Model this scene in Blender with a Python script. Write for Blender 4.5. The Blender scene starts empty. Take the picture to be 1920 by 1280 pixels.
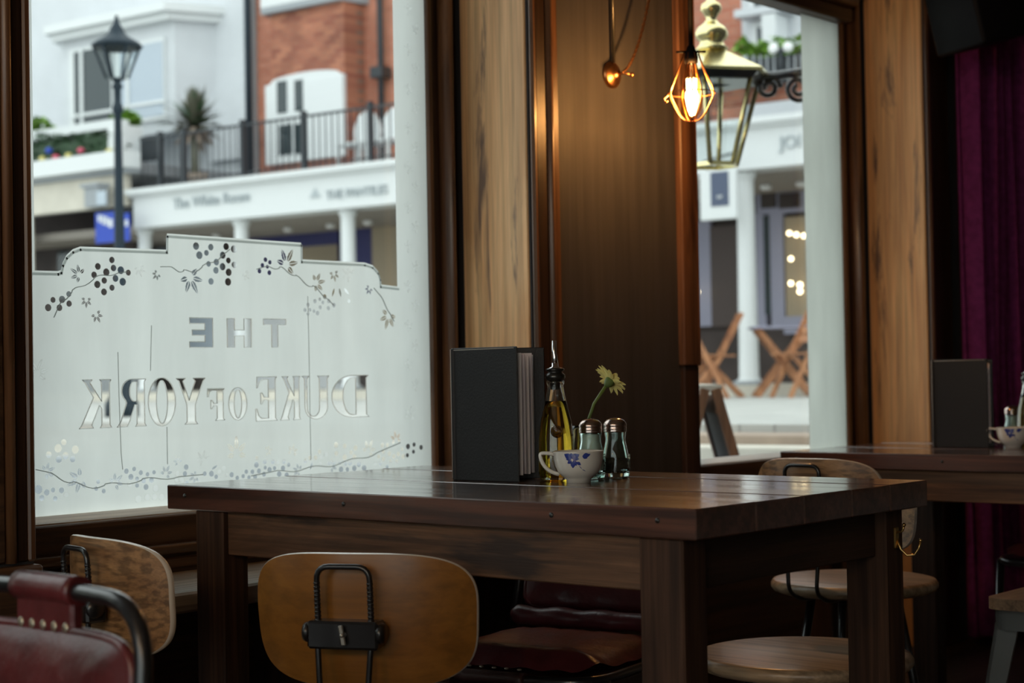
import bpy, bmesh, math, random
from mathutils import Vector, Matrix
random.seed(7)
R = math.radians
scene = bpy.context.scene
col = scene.collection

# ------------------------------------------------------------------ camera
# world: X runs along the window wall (away to the right), Y points out of the windows, Z up
FPX = 3184.0
YAW, PIT, ROL = R(40.9), R(1.11), R(-1.036)
TZ = 0.77                                   # table height
CAM = Vector((0, 0, TZ + 0.20))
fwd = Vector((math.cos(YAW) * math.cos(PIT), math.sin(YAW) * math.cos(PIT), math.sin(PIT)))
rgt0 = Vector((math.sin(YAW), -math.cos(YAW), 0))
up0 = rgt0.cross(fwd)
rgt = math.cos(ROL) * rgt0 + math.sin(ROL) * up0
upv = -math.sin(ROL) * rgt0 + math.cos(ROL) * up0
cd = bpy.data.cameras.new('camera')
cam = bpy.data.objects.new('camera', cd)
col.objects.link(cam)
m3 = Matrix((rgt, upv, -fwd)).transposed()
cam.matrix_world = Matrix.Translation(CAM) @ m3.to_4x4()
cd.sensor_width = 36.0
cd.lens = FPX * 36.0 / 1920.0
cd.clip_start = 0.05
cd.clip_end = 300
cd.dof.use_dof = True
cd.dof.focus_distance = 3.12
cd.dof.aperture_fstop = 4.8
scene.camera = cam

# ------------------------------------------------------------------ world, exposure
w = bpy.data.worlds.new('overcast_sky')
scene.world = w
w.use_nodes = True
bg = w.node_tree.nodes['Background']
bg.inputs[0].default_value = (0.92, 0.97, 1.0, 1)
bg.inputs[1].default_value = 1.95
vs = scene.view_settings
vs.view_transform = 'Standard'
vs.look = 'None'
vs.exposure = 0.12
vs.gamma = 1.0
vs.use_curve_mapping = False
cy = scene.cycles
cy.max_bounces = 10
cy.diffuse_bounces = 5
cy.glossy_bounces = 4
cy.transmission_bounces = 10
cy.transparent_max_bounces = 16
cy.caustics_reflective = False
cy.caustics_refractive = True
cy.sample_clamp_indirect = 6.0


def ray(x, y):
    return fwd + rgt * ((x - 960) / FPX) - upv * ((y - 640) / FPX)


def on_z(x, y, z):
    d = ray(x, y)
    return CAM + d * ((z - CAM.z) / d.z)


def on_y(x, y, Y):
    d = ray(x, y)
    return CAM + d * (Y / d.y)


def on_d(x, y, D):
    return CAM + ray(x, y) * D


# ------------------------------------------------------------------ mesh helpers
MW = {}


class MB:
    def __init__(self):
        self.v, self.f, self.s, self.m = [], [], [], []

    def add(self, verts, faces, smooth=False, M=None):
        b = len(self.v)
        for p in verts:
            p = Vector(p)
            self.v.append(M @ p if M else p)
        for f in faces:
            self.f.append([b + i for i in f])
            self.s.append(smooth)
        return self

    def box(self, x0, x1, y0, y1, z0, z1, bev=0, M=None, seg=1):
        if bev <= 0:
            vs_ = [(x, y, z) for x in (x0, x1) for y in (y0, y1) for z in (z0, z1)]
            fs = [(0, 1, 3, 2), (4, 6, 7, 5), (0, 4, 5, 1), (2, 3, 7, 6), (0, 2, 6, 4), (1, 5, 7, 3)]
            return self.add(vs_, fs, False, M)
        bm = bmesh.new()
        bmesh.ops.create_cube(bm, size=1)
        for q in bm.verts:
            q.co = Vector(((x0 + x1) / 2 + q.co.x * (x1 - x0), (y0 + y1) / 2 + q.co.y * (y1 - y0), (z0 + z1) / 2 + q.co.z * (z1 - z0)))
        bmesh.ops.bevel(bm, geom=bm.edges[:] , offset=bev, segments=seg, profile=0.5, affect='EDGES')
        bm.verts.index_update()
        vs_ = [q.co.copy() for q in bm.verts]
        fs = [[q.index for q in f.verts] for f in bm.faces]
        bm.free()
        return self.add(vs_, fs, seg > 1, M)

    def tube(self, pts, r, n=10, closed=False, caps=True, M=None, smooth=True):
        pts = [Vector(p) for p in pts]
        k = len(pts)
        rs = r if isinstance(r, (list, tuple)) else [r] * k
        tans = []
        for i in range(k):
            a = pts[(i - 1) % k] if (closed or i > 0) else pts[i]
            b = pts[(i + 1) % k] if (closed or i < k - 1) else pts[i]
            tans.append((b - a).normalized())
        t0 = tans[0]
        nrm = t0.orthogonal().normalized()
        vs_, fs = [], []
        prev = t0
        for i in range(k):
            t = tans[i]
            q = prev.rotation_difference(t)
            nrm = (q @ nrm)
            nrm = (nrm - t * nrm.dot(t)).normalized()
            bn = t.cross(nrm)
            prev = t
            for j in range(n):
                a = 2 * math.pi * j / n
                vs_.append(pts[i] + (nrm * math.cos(a) + bn * math.sin(a)) * rs[i])
        rng = k if closed else k - 1
        for i in range(rng):
            for j in range(n):
                a = i * n + j
                b = i * n + (j + 1) % n
                c = ((i + 1) % k) * n + (j + 1) % n
                d = ((i + 1) % k) * n + j
                fs.append((a, b, c, d))
        self.add(vs_, fs, smooth, M)
        if caps and not closed:
            self.add(vs_[:n], [list(range(n))[::-1]], False, M)
            self.add(vs_[-n:], [list(range(n))], False, M)
        return self

    def lathe(self, prof, n=32, c=(0, 0, 0), M=None, smooth=True, a0=0, closed=False):
        vs_, fs = [], []
        k = len(prof)
        for (r, z) in prof:
            for j in range(n):
                a = a0 + 2 * math.pi * j / n
                vs_.append((c[0] + r * math.cos(a), c[1] + r * math.sin(a), c[2] + z))
        rng = k if closed else k - 1
        for i in range(rng):
            i2 = (i + 1) % k
            for j in range(n):
                fs.append((i * n + j, i * n + (j + 1) % n, i2 * n + (j + 1) % n, i2 * n + j))
        if not closed:
            if prof[0][0] > 1e-6:
                fs.append(list(range(n))[::-1])
            if prof[-1][0] > 1e-6:
                fs.append([(k - 1) * n + j for j in range(n)])
        return self.add(vs_, fs, smooth, M)

    def prism(self, poly, fn, d0, d1, smooth=False, M=None):
        k = len(poly)
        vs_ = [fn(a, b, d0) for a, b in poly] + [fn(a, b, d1) for a, b in poly]
        fs = [list(range(k))[::-1], list(range(k, 2 * k))]
        self.add(vs_, fs, False, M)
        sd = [(i, (i + 1) % k, k + (i + 1) % k, k + i) for i in range(k)]
        return self.add(vs_, sd, smooth, M)

    def grid(self, nu, nv, fn, smooth=True, M=None, wrapu=False):
        vs_ = [fn(i / (nu if wrapu else nu - 1), j / (nv - 1)) for i in range(nu) for j in range(nv)]
        fs = []
        for i in range(nu if wrapu else nu - 1):
            for j in range(nv - 1):
                a = i * nv + j
                b = ((i + 1) % nu) * nv + j
                fs.append((a, b, b + 1, a + 1))
        return self.add(vs_, fs, smooth, M)

    def sphere(self, c, r, n=12, m=8, M=None, sc=(1, 1, 1)):
        prof = [(max(1e-6, math.sin(math.pi * i / m)) * 1.0, -math.cos(math.pi * i / m)) for i in range(m + 1)]
        T = Matrix.Translation(Vector(c)) @ Matrix.Diagonal((r * sc[0], r * sc[1], r * sc[2], 1))
        if M:
            T = M @ T
        return self.lathe(prof, n, M=T)

    def build(self, name, mat, parent=None, local=False, origin=None, weld=True, flip=True):
        vs_ = self.v
        if parent is not None:
            if not local:
                inv = MW[parent.name].inverted()
                vs_ = [inv @ p for p in vs_]
        else:
            if origin is None:
                xs = [p.x for p in vs_]
                ys = [p.y for p in vs_]
                zs = [p.z for p in vs_]
                origin = Vector(((min(xs) + max(xs)) / 2, (min(ys) + max(ys)) / 2, min(zs)))
            origin = Vector(origin)
            vs_ = [p - origin for p in vs_]
        me = bpy.data.meshes.new(name)
        me.from_pydata(vs_, [], self.f)
        me.polygons.foreach_set('use_smooth', self.s)
        if flip:
            bm = bmesh.new()
            bm.from_mesh(me)
            if weld:
                bmesh.ops.remove_doubles(bm, verts=bm.verts, dist=1e-5)
            bmesh.ops.recalc_face_normals(bm, faces=bm.faces)
            bm.to_mesh(me)
            bm.free()
        me.update()
        if isinstance(mat, (list, tuple)):
            for q in mat:
                me.materials.append(q)
        elif mat:
            me.materials.append(mat)
        o = bpy.data.objects.new(name, me)
        col.objects.link(o)
        if parent is not None:
            o.parent = parent
            MW[o.name] = MW[parent.name]
        else:
            o.location = origin
            MW[o.name] = Matrix.Translation(origin)
        return o


def tag(o, label=None, cat=None, group=None, kind=None):
    if label:
        o['label'] = label
    if cat:
        o['category'] = cat
    if group:
        o['group'] = group
    if kind:
        o['kind'] = kind
    return o


def thing(name, loc, label=None, cat=None, rz=0, group=None, kind=None):
    o = bpy.data.objects.new(name, None)
    o.empty_display_size = 0.1
    col.objects.link(o)
    o.location = loc
    o.rotation_euler = (0, 0, rz)
    MW[o.name] = Matrix.Translation(Vector(loc)) @ Matrix.Rotation(rz, 4, 'Z')
    return tag(o, label, cat, group, kind)


def arc(cx, cy, rx, ry, a0, a1, n=10):
    return [(cx + rx * math.cos(R(a0 + (a1 - a0) * i / n)), cy + ry * math.sin(R(a0 + (a1 - a0) * i / n))) for i in range(n + 1)]


def fillet(pts, rad, n=5):
    """round the inner corners of an open 3-D polyline"""
    pts = [Vector(p) for p in pts]
    out = [pts[0]]
    for i in range(1, len(pts) - 1):
        p, a, b = pts[i], pts[i - 1], pts[i + 1]
        ra = min(rad, (a - p).length * .49)
        rb = min(rad, (b - p).length * .49)
        s = p + (a - p).normalized() * ra
        e = p + (b - p).normalized() * rb
        for j in range(n + 1):
            t = j / n
            out.append(s * (1 - t) ** 2 + p * 2 * t * (1 - t) + e * t * t)
    out.append(pts[-1])
    return out


# ------------------------------------------------------------------ materials
def new_mat(name):
    m = bpy.data.materials.new(name)
    m.use_nodes = True
    nt = m.node_tree
    return m, nt, nt.nodes['Principled BSDF'], nt.nodes['Material Output']


def N(nt, typ, **kw):
    n = nt.nodes.new(typ)
    for k, v in kw.items():
        setattr(n, k, v)
    return n


def coords(nt, scale=(1, 1, 1), rnd=True):
    tc = N(nt, 'ShaderNodeTexCoord')
    mp = N(nt, 'ShaderNodeMapping')
    mp.inputs['Scale'].default_value = scale
    nt.links.new(tc.outputs['Object'], mp.inputs[0])
    if rnd:
        oi = N(nt, 'ShaderNodeObjectInfo')
        mu = N(nt, 'ShaderNodeMath', operation='MULTIPLY')
        mu.inputs[1].default_value = 17.0
        nt.links.new(oi.outputs['Random'], mu.inputs[0])
        nt.links.new(mu.outputs[0], mp.inputs['Location'])
    return mp.outputs[0]


def ramp(nt, fac, stops):
    r = N(nt, 'ShaderNodeValToRGB')
    el = r.color_ramp.elements
    while len(el) < len(stops):
        el.new(0.5)
    for e, (p, c) in zip(el, stops):
        e.position = p
        e.color = (c[0], c[1], c[2], 1) if not isinstance(c, (int, float)) else (c, c, c, 1)
    nt.links.new(fac, r.inputs[0])
    return r.outputs[0]


def mixc(nt, fac, a, b, mode='MIX'):
    m = N(nt, 'ShaderNodeMix', data_type='RGBA', blend_type=mode)
    if isinstance(fac, (int, float)):
        m.inputs[0].default_value = fac
    else:
        nt.links.new(fac, m.inputs[0])
    for i, q in ((6, a), (7, b)):
        if isinstance(q, tuple):
            m.inputs[i].default_value = (q[0], q[1], q[2], 1)
        else:
            nt.links.new(q, m.inputs[i])
    return m.outputs[2]


def noise(nt, vec, scale, detail=4, rough=.55, dist=0):
    n = N(nt, 'ShaderNodeTexNoise')
    n.inputs['Scale'].default_value = scale
    n.inputs['Detail'].default_value = detail
    n.inputs['Roughness'].default_value = rough
    n.inputs['Distortion'].default_value = dist
    nt.links.new(vec, n.inputs['Vector'])
    return n.outputs['Fac']


def bump(nt, bsdf, h, strength=.3, dist=.01):
    b = N(nt, 'ShaderNodeBump')
    b.inputs['Strength'].default_value = strength
    b.inputs['Distance'].default_value = dist
    nt.links.new(h, b.inputs['Height'])
    nt.links.new(b.outputs[0], bsdf.inputs['Normal'])


def plain(name, c, rough=.5, metal=0.0, bmp=0, bscale=60, var=0.0, spec=.5, coat=0):
    m, nt, b, o = new_mat(name)
    b.inputs['Base Color'].default_value = (c[0], c[1], c[2], 1)
    b.inputs['Roughness'].default_value = rough
    b.inputs['Metallic'].default_value = metal
    b.inputs['Specular IOR Level'].default_value = spec
    b.inputs['Coat Weight'].default_value = coat
    if bmp or var:
        v = coords(nt)
        f = noise(nt, v, bscale)
        if bmp:
            bump(nt, b, f, bmp, .004)
        if var:
            f2 = noise(nt, v, bscale * .25, 3)
            cc = ramp(nt, f2, [(.3, tuple(q * (1 - var) for q in c)), (.7, tuple(min(1, q * (1 + var)) for q in c))])
            nt.links.new(cc, b.inputs['Base Color'])
    return m


def wood(name, dark, light, axis='X', grain=1.0, rough=.45, bmp=.25, stain=None, stain_amt=.0, coat=0.0, spec=.5, fine=1.0, polish=None, ring=.5):
    m, nt, b, o = new_mat(name)
    s = {'X': (.10, 1, 1), 'Y': (1, .10, 1), 'Z': (1, 1, .10)}[axis]
    v = coords(nt, tuple(q * grain for q in s))
    f1 = noise(nt, v, 14, 5, .6, .9)
    fl = tuple(1.0 if q == 1 else .25 for q in s)
    v2 = coords(nt, tuple(a * bq * grain for a, bq in zip(s, fl)))
    f2 = noise(nt, v2, 130 * fine, 3, .7, .3)
    f4 = noise(nt, v2, 62 * fine, 2, .5, .05)
    base = ramp(nt, f1, [(.32, dark), (.5, tuple((a + c) / 2 for a, c in zip(dark, light))), (.66, light)])
    fine_c = ramp(nt, f2, [(.35, .45), (.6, 1.0)])
    c = mixc(nt, .45, base, fine_c, 'MULTIPLY')
    c = mixc(nt, ring, c, ramp(nt, f4, [(.40, .28), (.54, 1.12)]), 'MULTIPLY')
    if stain:
        s3 = tuple(1.0 if q == 1 else .13 for q in s)
        v3 = coords(nt, s3)
        f3 = noise(nt, v3, 11, 5, .62, .5)
        k = ramp(nt, f3, [(.62 - .07 * stain_amt, 0.0), (.70 - .07 * stain_amt, .85)])
        c = mixc(nt, k, c, stain)
    nt.links.new(c, b.inputs['Base Color'])
    b.inputs['Roughness'].default_value = rough
    b.inputs['Specular IOR Level'].default_value = spec
    b.inputs['Coat Weight'].default_value = coat
    b.inputs['Coat Roughness'].default_value = .2
    if polish:
        b.inputs['Coat IOR'].default_value = 1.7
        pf = mixc(nt, .5, f1, f2)
        nt.links.new(ramp(nt, pf, [(.38, polish[0]), (.60, polish[1])]), b.inputs['Coat Roughness'])
    if bmp:
        bump(nt, b, f2, bmp, .002)
    return m


def glass(name, tint=(1, 1, 1), rough=0.0, ior=1.45):
    m, nt, b, o = new_mat(name)
    b.inputs['Base Color'].default_value = (*tint, 1)
    b.inputs['Roughness'].default_value = rough
    b.inputs['Transmission Weight'].default_value = 1
    b.inputs['IOR'].default_value = ior
    return m


def pane_glass(name, tint=(.97, 1, .98), refl=1.0):
    """thin flat window pane: straight transmission plus Fresnel reflection"""
    m, nt, b, o = new_mat(name)
    nt.nodes.remove(b)
    tr = N(nt, 'ShaderNodeBsdfTransparent')
    tr.inputs[0].default_value = (*tint, 1)
    gl = N(nt, 'ShaderNodeBsdfGlossy')
    gl.inputs['Roughness'].default_value = 0.02
    fr = N(nt, 'ShaderNodeFresnel')
    ge = N(nt, 'ShaderNodeNewGeometry')
    io = N(nt, 'ShaderNodeMath', operation='MULTIPLY_ADD')
    io.inputs[1].default_value = 1 / 1.5 - 1.5
    io.inputs[2].default_value = 1.5
    nt.links.new(ge.outputs['Backfacing'], io.inputs[0])
    nt.links.new(io.outputs[0], fr.inputs[0])
    mu = N(nt, 'ShaderNodeMath', operation='MULTIPLY')
    mu.inputs[1].default_value = refl
    nt.links.new(fr.outputs[0], mu.inputs[0])
    mx = N(nt, 'ShaderNodeMixShader')
    nt.links.new(mu.outputs[0], mx.inputs[0])
    nt.links.new(tr.outputs[0], mx.inputs[1])
    nt.links.new(gl.outputs[0], mx.inputs[2])
    nt.links.new(mx.outputs[0], o.inputs[0])
    return m


def frosted(name, c=(.86, .90, .88), clear=.12, var=.06):
    m, nt, b, o = new_mat(name)
    nt.nodes.remove(b)
    t = N(nt, 'ShaderNodeBsdfTranslucent')
    d = N(nt, 'ShaderNodeBsdfDiffuse')
    d.inputs[0].default_value = (.75, .77, .75, 1)
    v = coords(nt, (1, 1, .25), False)
    f = noise(nt, v, 9, 4, .6)
    cc = ramp(nt, f, [(.3, tuple(q * (1 - var) for q in c)), (.7, tuple(min(1, q * (1 + var)) for q in c))])
    nt.links.new(cc, t.inputs[0])
    mx = N(nt, 'ShaderNodeMixShader')
    mx.inputs[0].default_value = .12
    nt.links.new(t.outputs[0], mx.inputs[1])
    nt.links.new(d.outputs[0], mx.inputs[2])
    tr = N(nt, 'ShaderNodeBsdfTransparent')
    m2 = N(nt, 'ShaderNodeMixShader')
    m2.inputs[0].default_value = clear
    nt.links.new(mx.outputs[0], m2.inputs[1])
    nt.links.new(tr.outputs[0], m2.inputs[2])
    nt.links.new(m2.outputs[0], o.inputs[0])
    return m


def emit(name, c, s):
    m, nt, b, o = new_mat(name)
    b.inputs['Base Color'].default_value = (*c, 1)
    b.inputs['Emission Color'].default_value = (*c, 1)
    b.inputs['Emission Strength'].default_value = s
    return m


def brushed(name, c):
    m, nt, b, o = new_mat(name)
    v = coords(nt, (1, 1, .04), False)
    f = noise(nt, v, 40, 4, .6)
    nt.links.new(ramp(nt, f, [(.3, tuple(q * .8 for q in c)), (.7, tuple(q * 1.2 for q in c))]), b.inputs['Base Color'])
    b.inputs['Roughness'].default_value = .62
    b.inputs['Specular IOR Level'].default_value = .3
    bump(nt, b, f, .15, .003)
    return m


M = {}
M['table'] = wood('dark_stained_pine', (.044, .0155, .010), (.135, .052, .031), 'Y', 1.2, .36, .010, (.016, .007, .006), .1, coat=1.0, polish=(.20, .07))
M['table_x'] = wood('dark_stained_pine_end', (.030, .014, .010), (.078, .040, .026), 'X', 1.2, .5, .4)
M['table_leg'] = wood('dark_stained_leg', (.028, .012, .007), (.080, .038, .021), 'Z', 1.2, .7, .2, spec=.3)
M['apron'] = wood('stained_apron', (.070, .031, .014), (.185, .092, .046), 'Y', 1.4, .55, .25, (.018, .010, .008), .1)
M['apron_x'] = wood('stained_apron_shaded_side', (.022, .010, .006), (.05, .025, .015), 'X', 1.4, .55, .5)  # apron wood darkened to hold the shade on the table's sides
M['plank'] = wood('old_pine_plank', (.74, .39, .165), (.92, .58, .29), 'Z', .8, .5, .12, (.085, .055, .052), .55, coat=.1, ring=.22)
M['plank_b'] = wood('old_pine_plank_orange', (.76, .36, .135), (.94, .54, .23), 'Z', .8, .5, .12, (.075, .042, .042), .8, coat=.1, ring=.22)
M['mould'] = wood('brown_moulding', (.088, .038, .017), (.235, .110, .050), 'Z', 1.0, .4, .12, (.02, .01, .008), .2, coat=.2)
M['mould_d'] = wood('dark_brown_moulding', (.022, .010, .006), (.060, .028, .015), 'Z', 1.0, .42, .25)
M['mould_h'] = wood('brown_sill_wood', (.035, .018, .010), (.105, .052, .027), 'X', 1.0, .42, .25, (.014, .008, .006), .2)
M['ledge'] = wood('worn_ledge_wood', (.52, .44, .36), (.74, .65, .55), 'X', 1.0, .35, .006, coat=1.0, polish=(.26, .10))
M['sill_light'] = wood('daylight_toned_bead', (.74, .69, .62), (.85, .80, .73), 'X', .6, .4, .05)  # daylight on the wooden sill top put into a pale base colour
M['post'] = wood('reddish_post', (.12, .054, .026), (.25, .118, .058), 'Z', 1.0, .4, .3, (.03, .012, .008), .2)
M['grey_wall'] = brushed('dark_grey_paint', (.052, .050, .054))
M['ply'] = wood('oak_ply_warm', (.215, .080, .011), (.285, .118, .020), 'Y', .5, .38, .06, coat=.15, fine=.8, ring=.2)
M['ply_ash'] = wood('ash_ply', (.235, .110, .042), (.44, .235, .10), 'Y', 1.6, .42, .12, coat=.1, fine=1.0, ring=.6)
M['ply_edge'] = plain('ply_edge', (.72, .64, .54), .25, coat=.6)  # pale tone stands in for window light glancing off chair edges
M['seat_wood'] = wood('pale_seat_wood', (.36, .235, .135), (.52, .37, .235), 'Y', .9, .35, .12, coat=.2)
M['seat_brown'] = wood('brown_seat_wood', (.20, .125, .075), (.34, .225, .14), 'X', 1.2, .4, .2)
M['black_metal'] = plain('black_enamel_metal', (.012, .012, .014), .28, coat=.4)
M['grey_metal'] = plain('dull_grey_steel', (.22, .23, .23), .45, metal=.7)
M['steel'] = plain('chrome_steel', (.75, .75, .75), .18, metal=1)
M['dull_steel'] = plain('dull_zinc', (.42, .40, .36), .4, metal=.9)
M['brass'] = plain('old_brass', (.55, .36, .14), .3, metal=1)
M['copper'] = plain('aged_copper', (.55, .25, .10), .33, metal=1)
M['leather'] = plain('burgundy_leather', (.095, .018, .020), .33, bmp=.35, bscale=55, var=.35)
M['leather_d'] = plain('dark_brown_leather', (.06, .025, .022), .45, bmp=.3, bscale=60, var=.3)
M['rivet'] = plain('pale_rivet', (.50, .46, .36), .35, metal=.8)
M['menu'] = plain('black_leatherette', (.013, .0135, .0155), .48, bmp=.2, bscale=220, spec=.4)
M['paper'] = plain('cream_page', (.86, .80, .80), .6)
M['paper_edge'] = plain('page_grey', (.70, .66, .70), .7)
M['white_edge'] = plain('pale_stitch', (.45, .42, .38), .7)
M['glass'] = glass('clear_glass', (.97, 1, .99))
M['glass_green'] = glass('recycled_green_glass', (.80, .97, .93))
M['oil'] = glass('olive_oil', (.78, .52, .05), 0, 1.47)
M['rubber'] = plain('black_rubber', (.012, .013, .012), .3, coat=.3)
M['salt'] = plain('salt', (.85, .82, .78), .9)
M['pepper'] = plain('ground_pepper', (.075, .045, .035), .9, bmp=.5, bscale=300)
M['lid'] = plain('brown_tinted_chrome', (.50, .40, .36), .2, metal=1)
M['china'] = plain('white_china', (.74, .72, .66), .12, coat=.5)
M['blue'] = plain('cobalt_print', (.035, .06, .30), .2, coat=.5)
M['petal'] = plain('pale_yellow_petal', (.92, .76, .27), .6, var=.2, bscale=40)
M['stem'] = plain('green_stem', (.16, .24, .05), .5)
M['sepal'] = plain('green_sepal', (.10, .16, .04), .6)
M['velvet'] = plain('purple_velvet', (.165, .024, .105), .95, bmp=.4, bscale=160, var=.25, spec=.15)
M['black_plastic'] = plain('black_plastic', (.004, .004, .005), .55, spec=.12)
M['floor'] = wood('dark_floorboards', (.018, .010, .007), (.05, .028, .018), 'X', .8, .4, .3)
M['ceiling'] = plain('dim_ceiling_paint', (.30, .26, .21), .8)
M['wall_in'] = plain('dark_room_wall', (.17, .14, .115), .7)
M['pane'] = pane_glass('window_glass')
M['frost'] = frosted('acid_etched_glass', (.80, .82, .78), .04)
M['frost_w'] = frosted('bright_etched_glass', (.97, .99, .97), .0, .02)
M['etch_grey'] = frosted('grey_etched_line', (.50, .53, .52), .0, .05)
M['putty'] = plain('green_pane_edge', (.20, .32, .27), .3)
M['bulb_glass'] = pane_glass('amber_bulb_glass', (1.0, .80, .52), 1.4)
M['filament'] = emit('glowing_filament', (1.0, .72, .36), 70)
# outdoors
M['stucco'] = plain('white_stucco', (.60, .62, .645), .8, var=.04, bscale=8)
M['white_paint'] = plain('white_paint', (.69, .71, .715), .5)
M['cream_stone'] = plain('cream_stone', (.62, .58, .50), .8, var=.1, bscale=10)
M['lead'] = plain('lead_grey', (.30, .32, .34), .6)
M['iron'] = plain('black_iron', (.012, .018, .024), .45)
M['blue_iron'] = plain('dark_blue_iron', (.010, .022, .034), .55, spec=.3)
M['scroll_iron'] = plain('polished_black_iron', (.02, .022, .028), .2, coat=.5)
M['lant_brass'] = plain('pale_brass', (.86, .74, .38), .22, metal=1)
M['lamp_glass'] = pane_glass('lamp_glass', (.92, .95, .95), 1.0)
M['dark_glass'] = plain('dark_window_glass', (.03, .045, .05), .08)
M['sky_glass'] = plain('painted_sky_glass', (.42, .48, .55), .08)  # reflected sky put into the base colour
M['navy'] = plain('navy_fabric', (.028, .030, .12), .7)
M['lilac'] = plain('lilac_grey_paint', (.30, .30, .40), .55)
M['shop_dark'] = plain('dark_shop_interior', (.045, .034, .032), .8, var=.5, bscale=6)
M['shop_beige'] = plain('beige_shop_wall', (.34, .28, .20), .8)
M['shop_ceiling'] = plain('taupe_soffit', (.30, .27, .24), .8)
M['door_dark'] = plain('dark_wood_door', (.05, .030, .026), .5)
M['blue_sign'] = plain('royal_blue_banner', (.02, .06, .42), .6)
M['sign_navy'] = plain('navy_sign_print', (.07, .09, .15), .6)
M['sign_grey'] = plain('pale_grey_lettering', (.42, .46, .48), .6)
M['leaf_g'] = plain('bright_green_leaf', (.16, .30, .035), .6, var=.4, bscale=8)
M['leaf_d'] = plain('dark_green_leaf', (.03, .07, .03), .6, var=.4, bscale=8)
M['leaf_p'] = plain('olive_bronze_leaf', (.12, .12, .085), .6, var=.4, bscale=4)
M['flower_y'] = plain('yellow_flower', (.60, .52, .16), .6)
M['flower_r'] = plain('pink_flower', (.55, .08, .14), .6)
M['teak'] = wood('orange_teak', (.34, .13, .055), (.55, .25, .11), 'Z', 1, .55, .1)
M['teak_d'] = wood('brown_board_wood', (.20, .085, .042), (.33, .15, .075), 'Z', 1, .55, .1)
M['chalk'] = plain('black_chalkboard', (.045, .04, .045), .6)
M['globe'] = plain('white_globe', (.85, .85, .85), .3)
M['warm_lamp'] = emit('warm_shop_lamp', (1.0, .78, .50), 7)
M['stone_riser'] = plain('brown_stone', (.36, .28, .22), .8, var=.15, bscale=12)


def paving():
    m, nt, b, o = new_mat('grey_paving')
    v = coords(nt, (1, 1, 1), False)
    br = N(nt, 'ShaderNodeTexBrick')
    br.inputs['Scale'].default_value = 1.2
    br.inputs['Color1'].default_value = (.50, .50, .47, 1)
    br.inputs['Color2'].default_value = (.42, .42, .40, 1)
    br.inputs['Mortar'].default_value = (.30, .30, .28, 1)
    br.inputs['Mortar Size'].default_value = .01
    nt.links.new(v, br.inputs['Vector'])
    nt.links.new(br.outputs[0], b.inputs['Base Color'])
    b.inputs['Roughness'].default_value = .8
    return m


def brickwork(name, c1, c2, mortar, rot):
    m, nt, b, o = new_mat(name)
    tc = N(nt, 'ShaderNodeTexCoord')
    sp = N(nt, 'ShaderNodeSeparateXYZ')
    nt.links.new(tc.outputs['Object'], sp.inputs[0])
    cb = N(nt, 'ShaderNodeCombineXYZ')
    nt.links.new(sp.outputs[0], cb.inputs[0])
    nt.links.new(sp.outputs[2], cb.inputs[1])
    br = N(nt, 'ShaderNodeTexBrick')
    br.inputs['Scale'].default_value = 1.0
    br.inputs['Brick Width'].default_value = .225
    br.inputs['Row Height'].default_value = .075
    br.inputs['Mortar Size'].default_value = .008
    br.inputs['Color1'].default_value = (*c1, 1)
    br.inputs['Color2'].default_value = (*c2, 1)
    br.inputs['Mortar'].default_value = (*mortar, 1)
    nt.links.new(cb.outputs[0], br.inputs['Vector'])
    f = noise(nt, cb.outputs[0], 1.6, 4)
    k = ramp(nt, f, [(.35, .62), (.65, 1.1)])
    c = mixc(nt, .8, br.outputs[0], k, 'MULTIPLY')
    nt.links.new(c, b.inputs['Base Color'])
    b.inputs['Roughness'].default_value = .85
    return m


M['paving'] = paving()
M['asphalt'] = plain('dark_wet_asphalt', (.10, .10, .105), .5, var=.2, bscale=20)
M['brick'] = brickwork('orange_red_brick', (.46, .145, .085), (.56, .21, .13), (.44, .26, .19), 0)
M['brick_d'] = brickwork('mottled_dark_brick', (.30, .085, .050), (.48, .18, .10), (.26, .15, .11), 0)


# ================================================================== THE ROOM
WO = 3.10                                    # outer face of the front wall
GY = 3.0                                     # plane of the window glass
ZS, ZT = 0.694, 2.175                        # glass bottom and top
OPEN = [(0.30, 1.50), (1.920, 3.145), (4.10, 5.235)]   # window openings along X
X0, X1, Y0, HC = -2.6, 7.20, -3.0, 2.75


def structure(name, mb, mat, **k):
    return tag(mb.build(name, mat, **k), kind='structure')


m = MB().box(X0, X1, Y0, WO, -.1, 0)
structure('floor', m, M['floor'])
m = MB().box(X0 - .2, X1 + .2, Y0 - .2, WO, HC, HC + .15)
structure('ceiling', m, M['ceiling'])
m = MB().box(X1, X1 + .15, Y0, WO, 0, HC)
structure('wall_far', m, M['wall_in'])
m = MB().box(X0, X1, Y0 - .15, Y0, 0, HC)
structure('wall_back', m, M['wall_in'])
# unseen wall behind the camera, its big glazing added to brighten the room
GA, GB, GZ0, GZ1 = -2.8, 2.6, .30, 2.62
m = MB()
m.box(X0 - .15, X0, Y0, GA, 0, HC).box(X0 - .15, X0, GB, WO, 0, HC)
m.box(X0 - .15, X0, GA, GB, 0, GZ0).box(X0 - .15, X0, GA, GB, GZ1, HC)
structure('wall_left', m, M['wall_in'])
added_w4 = thing('added_window_4', (X0 - .07, (GA + GB) / 2, GZ0), kind='structure')
MB().box(X0 - .08, X0 - .075, GA, GB, GZ0, GZ1).build('glass_pane', M['pane'], added_w4)
for i in range(5):
    y = GA + (GB - GA - .07) * i / 4
    MB().box(X0 - .11, X0 - .04, y, y + .07, GZ0, GZ1).build('mullion', M['mould'], added_w4)
for z in (GZ0, GZ1 - .07):
    MB().box(X0 - .10, X0 - .045, GA, GB, z, z + .07).build('rail', M['mould'], added_w4)

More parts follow.
